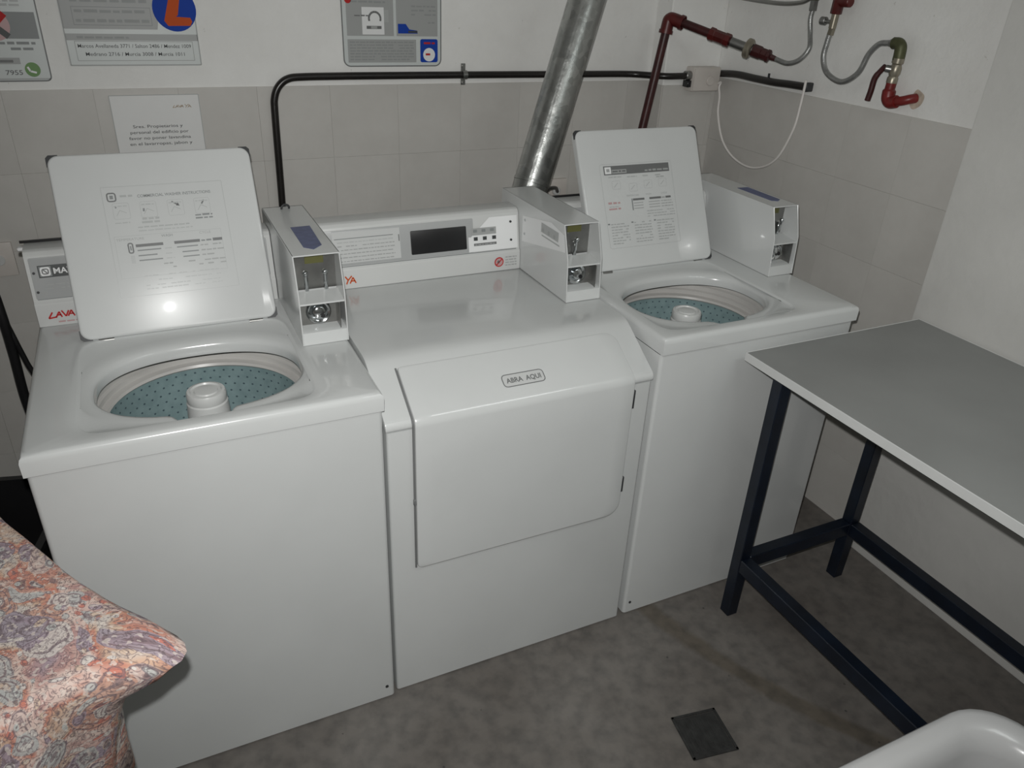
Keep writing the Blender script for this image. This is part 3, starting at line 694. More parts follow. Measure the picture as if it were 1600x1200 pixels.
obj('top_panel', bm, ENAMEL, dr, smooth=45)
# door bent over the sloping shoulder
dl, drr, db = 0.7215, 1.2885, 0.411
path = [(DY - 0.0005, db), (DY - 0.0005, db + 0.2), (DY - 0.0005, 0.8085), (DY + 0.0005, 0.8150), (DY + 0.004, 0.8205), (DY + 0.008, 0.8243), (DY + 0.1175, 0.892)]
def resample(path, n):
    L_ = [0]
    for a, b in zip(path[:-1], path[1:]): L_.append(L_[-1] + math.dist(a, b))
    return L_
Ls = resample(path, 0); tot = Ls[-1]
def at(s):
    for i in range(len(path) - 1):
        if s <= Ls[i + 1] + 1e-9:
            t = (s - Ls[i]) / (Ls[i + 1] - Ls[i]); y = path[i][0] + (path[i + 1][0] - path[i][0]) * t; z = path[i][1] + (path[i + 1][1] - path[i][1]) * t
            ty, tz = path[i + 1][0] - path[i][0], path[i + 1][1] - path[i][1]; l = math.hypot(ty, tz); return y, z, -tz / l, ty / l
    return at(tot)
ss = sorted(set([0.0015 * i for i in range(0, 4)] + [0.004 * i for i in range(2, 13)] + Ls + [tot - 0.003 * i for i in range(12)] + [s_ + 0.0 for s_ in (0.1, 0.2, 0.3)]))
rb, rt = 0.040, 0.032
bm = new_bm()
def extents(s, ins):
    a, b = dl + ins, drr - ins; e = max(0.0, s - ins)
    if e < rb: b -= rb - math.sqrt(max(0, rb * rb - (rb - e) ** 2))
    if e < 0.012: a += 0.012 - math.sqrt(max(0, 0.012 ** 2 - (0.012 - e) ** 2))
    e = max(0.0, tot - ins - s)
    if e < rt: b -= rt - math.sqrt(max(0, rt * rt - (rt - e) ** 2))
    if e < 0.008: a += 0.008 - math.sqrt(max(0, 0.008 ** 2 - (0.008 - e) ** 2))
    return a, b
def row(s, n, ins):
    s2 = min(max(s, ins), tot - ins); y, z, ny, nz = at(s2); a, b = extents(s2, ins); m = 14
    return [(a + (b - a) * i / m, y + ny * n, z + nz * n) for i in range(m + 1)]
TH = 0.0105
back = [row(s, 0.0022, 0.0) for s in ss]; front0 = [row(s, TH - 0.004, 0.0) for s in ss]; front1 = [row(s, TH - 0.0012, 0.0012) for s in ss]; front = [row(s, TH, 0.004) for s in ss]
def per(rows): return [r_[0] for r_ in rows] + rows[-1][1:-1] + [r_[-1] for r_ in rows[::-1]] + rows[0][1:-1][::-1]
loft(bm, [per(back), per(front0), per(front1), per(front)])
loft(bm, front, closed=False)
bmesh.ops.remove_doubles(bm, verts=bm.verts, dist=0.0002)
door = obj('door', bm, ENAMEL, dr, smooth=28)
bm = new_bm(); g = [(dl - 0.0045, y + ny * 0.001, z + nz * 0.001) for y, z, ny, nz in [at(s) for s in ss]]; g2 = [(dl - 0.0005, y, z) for x, y, z in g]
g3 = [(dl - 0.0045, y + ny * 0.004, z + nz * 0.004) for y, z, ny, nz in [at(s) for s in ss]]; g4 = [(dl - 0.0005, y, z) for x, y, z in g3]
loft(bm, [g, g3, g4, g2], closed=False); obj('door_gap_shade', bm, DGREY, dr, smooth=60, label='grey strip painted as the shaded gap along the left door edge')  # dark strip stands in for the shade in the gap beside the door
for z0, z1 in ((0.738, 0.790), (0.482, 0.530)):
    bm = new_bm(); box(bm, (drr - 0.0005, DY - 0.0088, z0), (drr + 0.0055, DY + 0.001, z1), 0.0012, 1); obj('hinge', bm, BUMPER, dr)
bm = new_bm(); box(bm, (dl - 0.006, DY - 0.008, 0.598), (dl + 0.001, DY, 0.615), 0.002, 1); obj('door_catch', bm, DGREY, dr)
sa = math.atan2(0.892 - 0.8243, 0.1095)
F = Frame((0, DY + 0.008, 0.8243), (1, 0, 0), (0, math.cos(sa), math.sin(sa)))
F.O = F.O + F.N * TH
pr = Print(F, 0.0006)
pr.poly(rrect(0.950, 0.026, 1.056, 0.058, 0.009, 4), LABELW); pr.outline(rrect(0.950, 0.026, 1.056, 0.058, 0.009, 4), 0.0022, INK2, 1)
pr.text('ABRA  AQUI', 0.9585, 0.0355, 0.089, 0.0125, INK2, 2, bold=0.022)
pr.done('door_label', door, 'small outlined label reading ABRA AQUI')
# dryer console
bm = new_bm(); Yd = lambda y: DY + y
CX1 = 1.2445
prof = [(Yd(0.568), 0.9145), (Yd(0.570), 0.968), (Yd(0.575), 0.974), (Yd(0.594), 1.076), (Yd(0.601), 1.085), (Yd(0.610), 1.088), (Yd(0.668), 1.088), (Yd(0.668), 0.9145)]
prism(bm, prof, DX + 0.002, CX1 - 0.001, bev=0.002); con = obj('console', bm, PANELW, dr, smooth=35)
sl = math.atan2(0.019, 0.102)
F2 = Frame((0, Yd(0.575), 0.974), (1, 0, 0), (0, math.sin(sl), math.cos(sl)))
bm = new_bm(); slab(bm, F2, rrect(DX + 0.01, 0.003, 1.100, 0.098, 0.003, 3), 0.0, 0.0014, 0.0006, 2); obj('control_panel', bm, SILVER, con)
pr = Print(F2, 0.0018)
pr.poly([(1.084, 0.004), (1.237, 0.004), (1.237, 0.097), (1.150, 0.097), (1.092, 0.046), (1.084, 0.046)], WHITEP)  # white right-hand part of the panel, slanted on its left
pr.rect(DX + 0.03, 0.000, 1.232, 0.0022, GREY2)
pr.rect(0.700, 0.0945, 0.862, 0.0965, GREY3)
pr.rect(0.700, 0.010, 0.884, 0.092, LABELW, 0); pr.rect(0.705, 0.074, 0.865, 0.076, GREY2, 1); pr.rect(0.880, 0.056, 0.8825, 0.074, INK2, 1)
for v in (0.064, 0.054, 0.044, 0.034, 0.024, 0.014): pr.words(0.712, 0.868, v, 0.003, GREY1 if v != 0.064 else FAINT, 1)
pr.rect(1.093, 0.050, 1.170, 0.070, GREY1, 1)
for u in (1.099, 1.125, 1.151): pr.rect(u, 0.058, u + 0.012, 0.066, GREY2, 2)
for u in (1.100, 1.128, 1.157): pr.rect(u, 0.035, u + 0.012, 0.045, INK, 2)
pr.rect(1.100, 0.020, 1.170, 0.027, INK2, 1); pr.words(1.103, 1.167, 0.0218, 0.003, GREY1, 2)
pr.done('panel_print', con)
bm = new_bm(); slab(bm, F2, rrect(0.914, 0.014, 1.078, 0.079, 0.003, 3), 0.0012, 0.0030, 0.0006, 2); obj('display_window', bm, BLACKP, con, label='black display window')
for v in (0.080, 0.028):
    bm = new_bm(); cyl(bm, F2.p(1.216, v, 0.0015), F2.p(1.216, v, 0.0045), 0.0034, 10); obj('panel_screw', bm, BUMPER, con)
F3 = Frame((0, Yd(0.568), 0.9145), (1, 0, 0), (0, 0.002, 0.0535)); pr = Print(F3, 0.001)
lava_ya(pr, 0.668, 0.014, 0.095, 0.022, ORANGE); pr.done('logo_print', con, 'orange hand-drawn lettering on the white band'); pr = Print(F3, 0.001)
pr.circle(1.176, 0.027, 0.0145, RED, 1); pr.circle(1.176, 0.027, 0.0112, PINK, 2); pr.line([(1.168, 0.019), (1.184, 0.035)], 0.0032, RED, 3); pr.circle(1.174, 0.028, 0.0045, INK2, 3, 8)
for v in (0.038, 0.030, 0.022, 0.014): pr.words(1.196, 1.232, v, 0.0032, GREY1, 1)
pr.done('warning_print', con, 'red prohibition symbol with small print')
cbd = coin_box(dr, CX1, 1.3490, Yd(0.283), Yd(0.322), 1.117, Yd(0.712), None, 1)
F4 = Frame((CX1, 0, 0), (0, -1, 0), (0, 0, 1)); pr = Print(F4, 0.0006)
pr.poly([(-0.575, 1.000), (-0.318, 1.047), (-0.330, 1.090), (-0.405, 1.103), (-0.575, 1.075)][::1], WHITEP)  # white area high on the coin box side, starting at the console
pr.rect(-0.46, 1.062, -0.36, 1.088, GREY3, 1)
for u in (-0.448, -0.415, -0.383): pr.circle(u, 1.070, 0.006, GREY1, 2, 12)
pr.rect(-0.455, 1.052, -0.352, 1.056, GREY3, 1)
pr.done('side_patch', cbd, 'white patch with dots on the side of the coin box')
for v in (1.066, 1.026):
    bm = new_bm(); cyl(bm, (CX1, 0.56, v), (CX1 - 0.002, 0.56, v), 0.004, 10); obj('side_bolt', bm, GREYP, cbd)

# ------------------------------------------------------------------ exhaust duct
bm = new_bm()
pa, pb = Vector((1.381, 0.806, 1.097)), Vector((1.576, 0.893, 1.602)); dv = (pb - pa)
lo = pa - dv * 0.42; hi = pa + dv * ((CEIL - pa.z) / dv.z)
R_ = 0.0555
ln = (hi - lo).length
prof = [(R_, 0), (R_, 0.235), (R_ + 0.0015, 0.236), (R_ + 0.0015, 0.245), (R_, 0.246), (R_, 0.85), (R_ + 0.0015, 0.851), (R_ + 0.0015, 0.862), (R_, 0.863), (R_, ln)]
lathe(bm, prof, n=40, axis=dv, org=lo)
ob_ = thing('exhaust_duct', 'slanting galvanised sheet-metal exhaust duct rising behind the dryer', 'duct', (lo.x, lo.y, 0.5))
obj('pipe', bm, DUCT, ob_, smooth=40)
bm = new_bm(); a_ = dv.normalized(); u_ = Vector((-0.55, -0.8, 0.2)); u_ = (u_ - a_ * u_.dot(a_)).normalized()
box(bm, (-0.004, -0.0015, 0), (0.004, 0.0015, ln)); M = Matrix((a_.cross(u_), u_, a_)).transposed()
for v in bm.verts: v.co = lo + u_ * (R_ + 0.0005) + M @ v.co
obj('seam', bm, DUCT, ob_, smooth=0)
bm = new_bm(); tube(bm, crom([lo + dv * 0.03, lo - a_ * 0.05, lo - a_ * 0.09 + Vector((0, -0.012, -0.05)), lo + Vector((-0.02, -0.05, -0.19)), (lo.x - 0.02, DY + D + 0.001, lo.z - 0.22)], 6), R_ - 0.001, 28)
obj('elbow', bm, DUCT, ob_)

# ------------------------------------------------------------------ conduit, junction box, cable
bm = new_bm(); yc = YB - 0.017
cp = [(0.678, yc, 0.86), (0.682, yc, 1.05), (0.686, yc, 1.262), (0.690, yc, 1.312), (0.706, yc, 1.345), (0.736, yc, 1.366), (0.785, yc, 1.371), (0.92, yc, 1.372)]
tube(bm, crom(cp, 6) + crom([(1.32, yc, 1.3715), (1.75, yc, 1.3695), (1.96, yc - 0.006, 1.369), (2.03, 1.168, 1.370), (2.075, 1.126, 1.371), (2.12, YF - 0.031, 1.372), (2.168, YF - 0.032, 1.373)], 5), 0.0115, 14)
con_ = thing('electrical_conduit', 'black conduit bent over the left part of the back wall, ending at the beige box', 'conduit', (0.68, yc, 0.86))
obj('tube', bm, CONDUIT, con_)
bm = new_bm(); lathe(bm, [(0.0125, -0.008), (0.0145, -0.008), (0.0145, 0.008), (0.0125, 0.008)], n=18, axis=(1, 0, 0), org=(1.321, yc, 1.3715))
box(bm, (1.313, YB - 0.006, 1.338), (1.329, YB - 0.003, 1.406), 0.001, 1)
for zz in (1.346, 1.398): cyl(bm, (1.321, YB - 0.006, zz), (1.321, YB - 0.011, zz), 0.005, 10)
obj('clamp', bm, STEEL, con_, label='steel saddle clamp')
jb = thing('junction_box', 'beige plastic junction box in the corner between the two black conduits', 'junction box', (2.235, YF - 0.03, 1.315))
bm = new_bm(); box(bm, (2.176, YF - 0.052, 1.320), (2.300, YF - 0.005, 1.404), 0.005, 2); obj('box', bm, BEIGE, jb)
bm = new_bm(); box(bm, (2.179, YF - 0.056, 1.3235), (2.296, YF - 0.050, 1.4005), 0.002, 2); cyl(bm, (2.252, YF - 0.054, 1.357), (2.252, YF - 0.062, 1.357), 0.017, 20, bev=0.002); obj('cover', bm, BEIGE, jb)
bm = new_bm(); box(bm, (2.160, YF - 0.046, 1.334), (2.177, YF - 0.014, 1.358), 0.002, 1); obj('gland', bm, BLACKP, jb)
bm = new_bm(); cyl(bm, (2.152, YF - 0.032, 1.374), (2.177, YF - 0.031, 1.374), 0.0165, 14, bev=0.002); obj('connector', bm, STEEL, jb)
bm = new_bm(); xc = XR - 0.018
tube(bm, crom([(xc - 0.004, YF - 0.030, 1.380), (xc, 1.02, 1.388), (xc, 0.92, 1.3865), (xc, 0.82, 1.386), (xc, 0.75, 1.389), (xc, 0.672, 1.391)], 5), 0.0125, 14)
c2_ = thing('electrical_conduit', 'short black conduit on the right wall, from the beige box to the cable end', 'conduit', (xc, 0.9, 1.37))
obj('tube', bm, CONDUIT, c2_)
bm = new_bm(); box(bm, (XR - 0.031, 0.655, 1.377), (XR + 0.001, 0.674, 1.405), 0.003, 1); obj('end_cap', bm, BUMPER, c2_)
bm = new_bm(); cyl(bm, (xc, 0.852, 1.395), (xc, 0.852, 1.411), 0.004, 8); obj('clip', bm, BUMPER, c2_)
bm = new_bm(); xk = XR - 0.030
tube(bm, crom([(2.286, YF - 0.063, 1.348), (2.300, YF - 0.062, 1.352), (xk - 0.004, YF - 0.061, 1.335), (xk, 1.080, 1.300), (xk, 1.072, 1.238), (xk, 1.022, 1.152), (xk, 0.938, 1.102), (xk, 0.830, 1.092), (xk, 0.731, 1.141), (xk, 0.677, 1.249), (xk - 0.002, 0.664, 1.334), (xk - 0.006, 0.658, 1.413)], 7), 0.0042, 8)
tag(obj('cable', bm, CABLE, smooth=60), 'thin white cable hanging in a loop below the beige junction box', 'cable')

# ------------------------------------------------------------------ red gas pipe with fittings
rp = thing('red_pipe', 'dark red painted steel pipe with elbow and union in the back right corner', 'pipe', (2.0, 1.10, 0.9))
E0 = Vector((2.036, 1.095, 1.566)); dn = Vector((1.985, 1.10, 1.219)); dd = (dn - E0).normalized()
E1 = Vector((2.250, 0.775, 1.467)); hd = (E1 - E0).normalized()
bm = new_bm(); tube(bm, [E0, dn, E0 + dd * 0.72], 0.0155, 16); obj('riser', bm, REDP, rp)
bm = new_bm(); L_ = (E1 - E0).length; tube(bm, [E0, E0 + hd * L_ * 0.72], 0.0145, 16); obj('branch', bm, REDP, rp)
bm = new_bm()
tube(bm, crom([E0 + dd * 0.045, E0 + dd * 0.012, E0 + (dd + hd) * 0.004, E0 + hd * 0.014, E0 + hd * 0.05], 5), 0.0215, 16)
lathe(bm, [(0.0215, -0.006), (0.0245, -0.006), (0.0245, 0.006), (0.0215, 0.006)], n=18, axis=dd, org=E0 + dd * 0.045); lathe(bm, [(0.0215, -0.006), (0.0245, -0.006), (0.0245, 0.006), (0.0215, 0.006)], n=18, axis=hd, org=E0 + hd * 0.05)
obj('elbow', bm, REDB, rp)
bm = new_bm(); lathe(bm, [(0.015, 0), (0.022, 0.001), (0.022, 0.018), (0.020, 0.021), (0.020, 0.055), (0.022, 0.058), (0.022, 0.076), (0.015, 0.077)], n=8, axis=hd, org=E0 + hd * L_ * 0.395); obj('coupling', bm, REDB, rp, smooth=30)
bm = new_bm(); tube(bm, [E0 + hd * L_ * 0.60, E0 + hd * L_ * 0.80], 0.0155, 14); obj('nipple', bm, STEEL, rp)
bm = new_bm(); lathe(bm, [(0.015, 0), (0.029, 0.001), (0.032, 0.005), (0.032, 0.018), (0.028, 0.022), (0.018, 0.024)], n=20, axis=hd, org=E0 + hd * L_ * 0.735); obj('union_ring', bm, BRASS, rp, label='bare brass union ring')
bm = new_bm(); lathe(bm, [(0.015, 0), (0.021, 0.001), (0.021, 0.030), (0.0185, 0.032), (0.0185, 0.05), (0.0205, 0.052), (0.0205, 0.062), (0.010, 0.066), (0.008, 0.085), (0.004, 0.086)], n=8, axis=hd, org=E0 + hd * L_ * 0.80); obj('reducer', bm, REDP, rp, smooth=30)
xh = XR - 0.028
hs = E0 + hd * (L_ * 0.80 + 0.084)
bm = new_bm(); tube(bm, crom([hs, (2.262, 0.722, 1.458), (2.275, 0.686, 1.473), (2.288, 0.668, 1.508), (xh, 0.690, 1.548), (xh, 0.702, 1.590), (xh, 0.700, 1.624)], 7), 0.0078, 12)
hv = thing('flexible_hose', 'short braided steel hose between red pipe and the fitting at the top edge', 'hose', (xh, 0.70, 1.45))
obj('braid', bm, HOSE, hv)
bm = new_bm(); cyl(bm, (xh, 0.700, 1.615), (xh, 0.701, 1.648), 0.0135, 6, bev=0.001); obj('nut', bm, STEEL, hv, smooth=20)
bm = new_bm(); cyl(bm, (xh, 0.701, 1.645), (xh, 0.702, 1.69), 0.015, 8, bev=0.002); obj('fitting', bm, OLIVE, hv, smooth=20)
bm = new_bm(); tube(bm, crom([(xh, 0.702, 1.672), (xh, 0.722, 1.650), (xh, 0.760, 1.636), (xh, 0.85, 1.629), (xh, 1.0, 1.634), (xh + 0.01, 1.13, 1.642)], 6), 0.0068, 10)
tag(obj('steel_pipe', bm, STEEL), 'thin grey pipe along the right wall at the top edge of view', 'pipe')
bm = new_bm()
tube(bm, crom([(xh, 0.607, 1.562), (xh, 0.611, 1.533), (xh, 0.613, 1.486), (xh, 0.584, 1.444), (xh, 0.518, 1.426), (xh, 0.463, 1.458), (xh, 0.440, 1.513), (xh, 0.412, 1.543), (xh, 0.384, 1.549), (xh, 0.366, 1.550)], 7), 0.0085, 12)
h2 = thing('flexible_hose', 'long braided steel hose hanging in a U on the right wall', 'hose', (xh, 0.52, 1.42))
obj('braid', bm, HOSE, h2)
bm = new_bm(); cyl(bm, (xh, 0.606, 1.553), (xh, 0.603, 1.572), 0.0115, 6, bev=0.001); obj('nut', bm, BRASS, h2, smooth=20)
bm = new_bm(); cyl(bm, (xh, 0.372, 1.5495), (xh, 0.352, 1.5505), 0.0115, 6, bev=0.001); obj('nut', bm, STEEL, h2, smooth=20)
v1_ = thing('gas_valve', 'upper valve with red body and side knob, on the right wall at the top edge', 'valve', (xh, 0.60, 1.57))
bm = new_bm(); cyl(bm, (xh, 0.604, 1.570), (xh, 0.601, 1.622), 0.0115, 14, bev=0.002); obj('body', bm, BRASS, v1_)
bm = new_bm(); cyl(bm, (xh - 0.004, 0.606, 1.589), (xh - 0.006, 0.632, 1.590), 0.006, 10); cyl(bm, (xh - 0.006, 0.628, 1.590), (xh - 0.008, 0.648, 1.591), 0.0125, 12, bev=0.002); obj('knob', bm, STEEL, v1_)
bm = new_bm(); cyl(bm, (xh, 0.602, 1.612), (xh, 0.600, 1.652), 0.0175, 8, bev=0.002); cyl(bm, (xh, 0.600, 1.648), (xh, 0.552, 1.648), 0.0155, 12, bev=0.002); tube(bm, [(xh, 0.600, 1.645), (xh, 0.600, 1.72)], 0.0145, 12); obj('tee', bm, REDB, v1_, smooth=30)
v2_ = thing('gas_valve', 'lower brass ball valve with red lever and red elbow entering the right wall', 'valve', (xh, 0.33, 1.38))
bm = new_bm(); tube(bm, crom([(xh, 0.360, 1.551), (xh, 0.345, 1.551), (xh, 0.334, 1.544), (xh, 0.331, 1.525), (xh, 0.331, 1.508)], 5), 0.0165, 12); obj('elbow', bm, OLIVE, v2_)
bm = new_bm(); lathe(bm, [(0.012, 0), (0.0165, 0.001), (0.0165, 0.014), (0.013, 0.018), (0.0165, 0.028), (0.0165, 0.042), (0.013, 0.05), (0.0155, 0.055), (0.0155, 0.068), (0.012, 0.069)], n=14, axis=(0, 0.06, -1), org=(xh, 0.330, 1.515), cap0=True, cap1=True); obj('body', bm, BRASS, v2_, smooth=30)
bm = new_bm(); cyl(bm, (xh - 0.008, 0.338, 1.483), (xh - 0.020, 0.352, 1.485), 0.010, 10, bev=0.002); obj('stem', bm, STEEL, v2_)
bm = new_bm(); tube(bm, crom([(xh - 0.020, 0.352, 1.491), (xh - 0.022, 0.362, 1.478), (xh - 0.026, 0.374, 1.455), (xh - 0.026, 0.377, 1.42), (xh - 0.026, 0.381, 1.392)], 5), [0.0075] * 8 + [0.0085] * 13, 10); obj('lever', bm, REDP, v2_)
bm = new_bm(); tube(bm, crom([(xh, 0.333, 1.452), (xh, 0.334, 1.425), (xh, 0.331, 1.404), (xh, 0.318, 1.396), (xh, 0.300, 1.400)], 5), [0.0145] * 5 + [0.019] * 11 + [0.018] * 5, 14)
tube(bm, crom([(xh, 0.312, 1.398), (xh + 0.004, 0.285, 1.404), (xh + 0.014, 0.268, 1.411), (XR + 0.002, 0.262, 1.414)], 5), 0.0135, 12)
obj('wall_elbow', bm, mat('bright_red_paint', (0.17, 0.013, 0.012), 0.4, var=0.25, vscale=25, bump=0.1), v2_)
bm = new_bm(); F = Frame((XR, 0, 0), (0, -1, 0), (0, 0, 1)); pr = Print(F, 0.0005)
bm.free(); pr.poly([(-0.256 + (0.022 + 0.003 * math.sin(4 * PI * i / 36)) * math.cos(2 * PI * i / 36), 1.411 + (0.026 + 0.003 * math.cos(6 * PI * i / 36)) * math.sin(2 * PI * i / 36)) for i in range(36)], mat('rust_stain', (0.50, 0.42, 0.34), 0.9, var=0.25, vscale=60))
pr.done('rust_stain', wright, 'rusty stain around the red elbow')

# ------------------------------------------------------------------ posters and notice on the back wall
def board(name, label, cat, x0, z0, x1, z1, r, m, th=0.003, tilt=0.0, edge=None):
    t = thing(name, label, cat, ((x0 + x1) / 2, YB - 0.002, z0))
    F = Frame((x0, YB - 0.0005, z0), (math.cos(tilt), 0, math.sin(tilt)), (-math.sin(tilt), 0, math.cos(tilt)))
    bm = new_bm(); slab(bm, F, rrect(0, 0, x1 - x0, z1 - z0, r, 4), 0, th); obj('board', bm, m, t, smooth=30)
    F.O = F.O + F.N * th
    return t, F
t, F = board('wall_poster', 'leftmost poster, with green phone symbol and red cross, cut by the frame', 'poster', -0.26, 1.366, 0.0985, 1.79, 0.012, POSTER)
pr = Print(F, 0.0005); o = 0.26
pr.outline(rrect(0.001, 0.001, 0.3575, 0.423, 0.012, 4), 0.0035, INK2)
pr.rect(0.03, 0.107, 0.350, 0.172, GREY2)
pr.circle(0.250, 0.139, 0.038, PINK, 1); pr.line([(0.222, 0.112), (0.280, 0.168)], 0.016, RED, 2); pr.line([(0.222, 0.166), (0.280, 0.112)], 0.016, INK, 3)
for v in (0.093, 0.079): pr.words(0.04, 0.338, v, 0.007, GREY2)
for v in (0.196, 0.186): pr.words(0.04, 0.320, v, 0.006, GREY3)
pr.rect(0.03, 0.044, 0.292, 0.060, GREY1); pr.words(0.05, 0.28, 0.048, 0.007, INK2)
pr.rect(0.004, 0.004, 0.354, 0.008, GREY3)
pr.text('7955', 0.252, 0.017, 0.040, 0.012, INK2, 1, bold=0.015)
pr.circle(0.317, 0.030, 0.0185, GREEN, 1); pr.line([(0.306, 0.037), (0.311, 0.026), (0.325, 0.022)], 0.005, WHITEP, 2)
pr.done('poster_print', t)
t, F = board('wall_poster', 'wide grey poster with orange letter on a blue disc, above the left washer', 'poster', 0.150, 1.404, 0.4935, 1.79, 0.008, POSTER)
pr = Print(F, 0.0005)
pr.frame(0.002, 0.002, 0.3415, 0.384, 0.003, GREY1); pr.frame(0.022, 0.014, 0.325, 0.064, 0.0016, GREY1)
pr.rect(0.003, 0.095, 0.238, 0.300, GREY1); pr.poly([(0.238, 0.095), (0.250, 0.150), (0.238, 0.18)], GREY1)
pr.frame(0.03, 0.105, 0.226, 0.150, 0.0012, GREY2, 1)
for v in (0.136, 0.112): pr.words(0.036, 0.22, v, 0.008, GREY15, 2)
pr.words(0.03, 0.22, 0.162, 0.010, GREY15, 1)
pr.rect(0.003, 0.066, 0.341, 0.083, GREY1); pr.words(0.03, 0.16, 0.071, 0.006, GREY15, 1)
pr.circle(0.290, 0.148, 0.0575, BLUE, 1, 36)
pr.poly([(0.288, 0.205), (0.314, 0.205), (0.297, 0.133), (0.291, 0.129), (0.329, 0.127), (0.333, 0.117), (0.327, 0.106), (0.268, 0.105), (0.259, 0.118)], ORANGE, 2)
pr.text('Marcos Avellaneda 3771 / Salton 2486 / Mendez 1009', 0.028, 0.0475, 0.292, 0.0095, INK, 1, bold=0.003)
pr.text('Medrano 2716 / Murcia 3008 / Murcia 1011', 0.044, 0.0265, 0.256, 0.0095, INK, 1, bold=0.003)
pr.done('poster_print', t)
t, F = board('instruction_sign', 'laminated grey and white sign with a blue corner box, above the dryer', 'sign', 0.916, 1.398, 1.2425, 1.79, 0.020, POSTER)
pr = Print(F, 0.0005)
pr.outline(rrect(0.0012, 0.0012, 0.3253, 0.39, 0.020, 5), 0.0035, INK2)
pr.rect(0.015, 0.090, 0.166, 0.31, GREY1); pr.rect(0.175, 0.090, 0.314, 0.31, GREY1); pr.rect(0.015, 0.012, 0.240, 0.080, GREY1)
pr.poly(rrect(0.254, 0.012, 0.314, 0.082, 0.006, 3), BLUE, 1); pr.circle(0.284, 0.035, 0.0205, WHITEP, 2); pr.words(0.272, 0.298, 0.033, 0.007, RED, 3, 1.0); pr.words(0.266, 0.304, 0.067, 0.006, RED, 2, 1.0)
for j in range(7): pr.words(0.022, 0.232, 0.070 - j * 0.0085, 0.0042, GREY15, 1)
pr.rect(0.064, 0.094, 0.135, 0.172, WHITEP, 1)
pr.line([(0.105 + 0.019 * math.cos(a_ * PI / 8), 0.140 + 0.019 * math.sin(a_ * PI / 8)) for a_ in range(-1, 10)], 0.006, INK2, 2); pr.rect(0.078, 0.110, 0.126, 0.119, INK2, 2); pr.rect(0.092, 0.111, 0.112, 0.118, GREY1, 3); pr.words(0.04, 0.086, 0.146, 0.004, INK2, 3)
pr.rect(0.135, 0.13, 0.150, 0.165, GREY3, 1)
pr.poly([(0.180, 0.098), (0.246, 0.098), (0.243, 0.107), (0.218, 0.110), (0.206, 0.126), (0.180, 0.126)], BLUE, 1); pr.rect(0.214, 0.100, 0.245, 0.106, INK, 2)
for v in (0.175, 0.163, 0.151, 0.128): pr.words(0.225 if v > 0.13 else 0.265, 0.308, v, 0.005, GREY15, 1)
pr.words(0.03, 0.14, 0.184, 0.006, GREY15, 1)
pr.circle(0.022, 0.192, 0.011, RED, 1)
pr.done('sign_print', t)
t, F = board('paper_notice', 'white paper notice on the tiles above the left washer lid', 'notice', 0.2285, 1.02, 0.4710, 1.326, 0.002, PAPER, 0.002)
t.location.y -= 0.005
pr = Print(F, 0.0004)
for i, (s_, a0, wd) in enumerate((('Sres. Propietarios y', 0.050, 0.136), ('personal del edificio por', 0.040, 0.160), ('favor no poner lavandina', 0.034, 0.170), ('en el lavarropas, jabon y', 0.034, 0.172))):
    pr.text(s_, a0, 0.214 - i * 0.0165, wd, 0.0085, INK, 1, bold=0.003)
lava_ya(pr, 0.166, 0.268, 0.058, 0.010, TAN)
pr.frame(0.001, 0.001, 0.2415, 0.305, 0.002, GREY3)
pr.done('notice_print', t)

# ------------------------------------------------------------------ small things at the back
ot = thing('wall_outlet', 'beige outlet plate on the tiles left of the left washer', 'outlet', (-0.165, YB, 0.822))
bm = new_bm(); box(bm, (-0.23, YB - 0.016, 0.826), (-0.103, YB - 0.004, 0.928), 0.004, 2); obj('plate', bm, BEIGE, ot)
for xx in (-0.195, -0.145):
    bm = new_bm(); cyl(bm, (xx, YB - 0.016, 0.877), (xx, YB - 0.019, 0.877), 0.017, 16, bev=0.001); obj('socket', bm, PANELW, ot)
o2 = thing('wall_outlet', 'beige outlet behind the dryer coin box, right of the duct foot', 'outlet', (1.72, YB, 0.90))
bm = new_bm(); box(bm, (1.655, YB - 0.02, 0.905), (1.748, YB - 0.004, 0.998), 0.004, 2); obj('plate', bm, BEIGE, o2)
bm = new_bm(); cyl(bm, (1.70, YB - 0.02, 0.955), (1.70, YB - 0.035, 0.955), 0.016, 14, bev=0.003); obj('socket', bm, PANELW, o2)
bm = new_bm(); tube(bm, crom([(1.70, YB - 0.036, 0.955), (1.66, 1.15, 0.985), (1.57, 1.05, 1.005), (1.50, 0.96, 0.97), (1.47, 0.90, 0.88), (1.44, 0.84, 0.72), (1.40, 0.80, 0.6)], 7), 0.0065, 10)
tag(obj('power_cord', bm, BLACKP), 'black power cord curving behind the duct foot to the outlet', 'cord')
for i, (pts, rr, lb) in enumerate((([(-0.135, 0.93, 1.0), (-0.121, 0.9, 0.844), (-0.12, 0.9, 0.722), (-0.122, 0.9, 0.553), (-0.10, 0.9, 0.40), (-0.02, 0.90, 0.32), (0.08, 0.86, 0.33), (0.16, 0.69, 0.36)], 0.0125, 'thick black hose hanging on the left, outermost of the two by the left washer'),
                             ([(-0.128, 0.918, 0.86), (-0.110, 0.9, 0.775), (-0.099, 0.9, 0.709), (-0.088, 0.9, 0.658), (-0.05, 0.89, 0.56), (0.04, 0.84, 0.48), (0.12, 0.69, 0.46)], 0.007, 'thinner black hose branching towards the left washer'))):
    bm = new_bm(); tube(bm, crom(pts, 7), rr, 10); tag(obj('drain_hose', bm, BLACKP), lb, 'hose', 'hoses behind the left washer')
bb = thing('black_bin', 'black open-topped plastic bin on the floor left of the left washer', 'bin', (-0.30, 0.62, 0))
rz = Matrix.Rotation(math.radians(-14), 3, 'Z')
bm = new_bm()
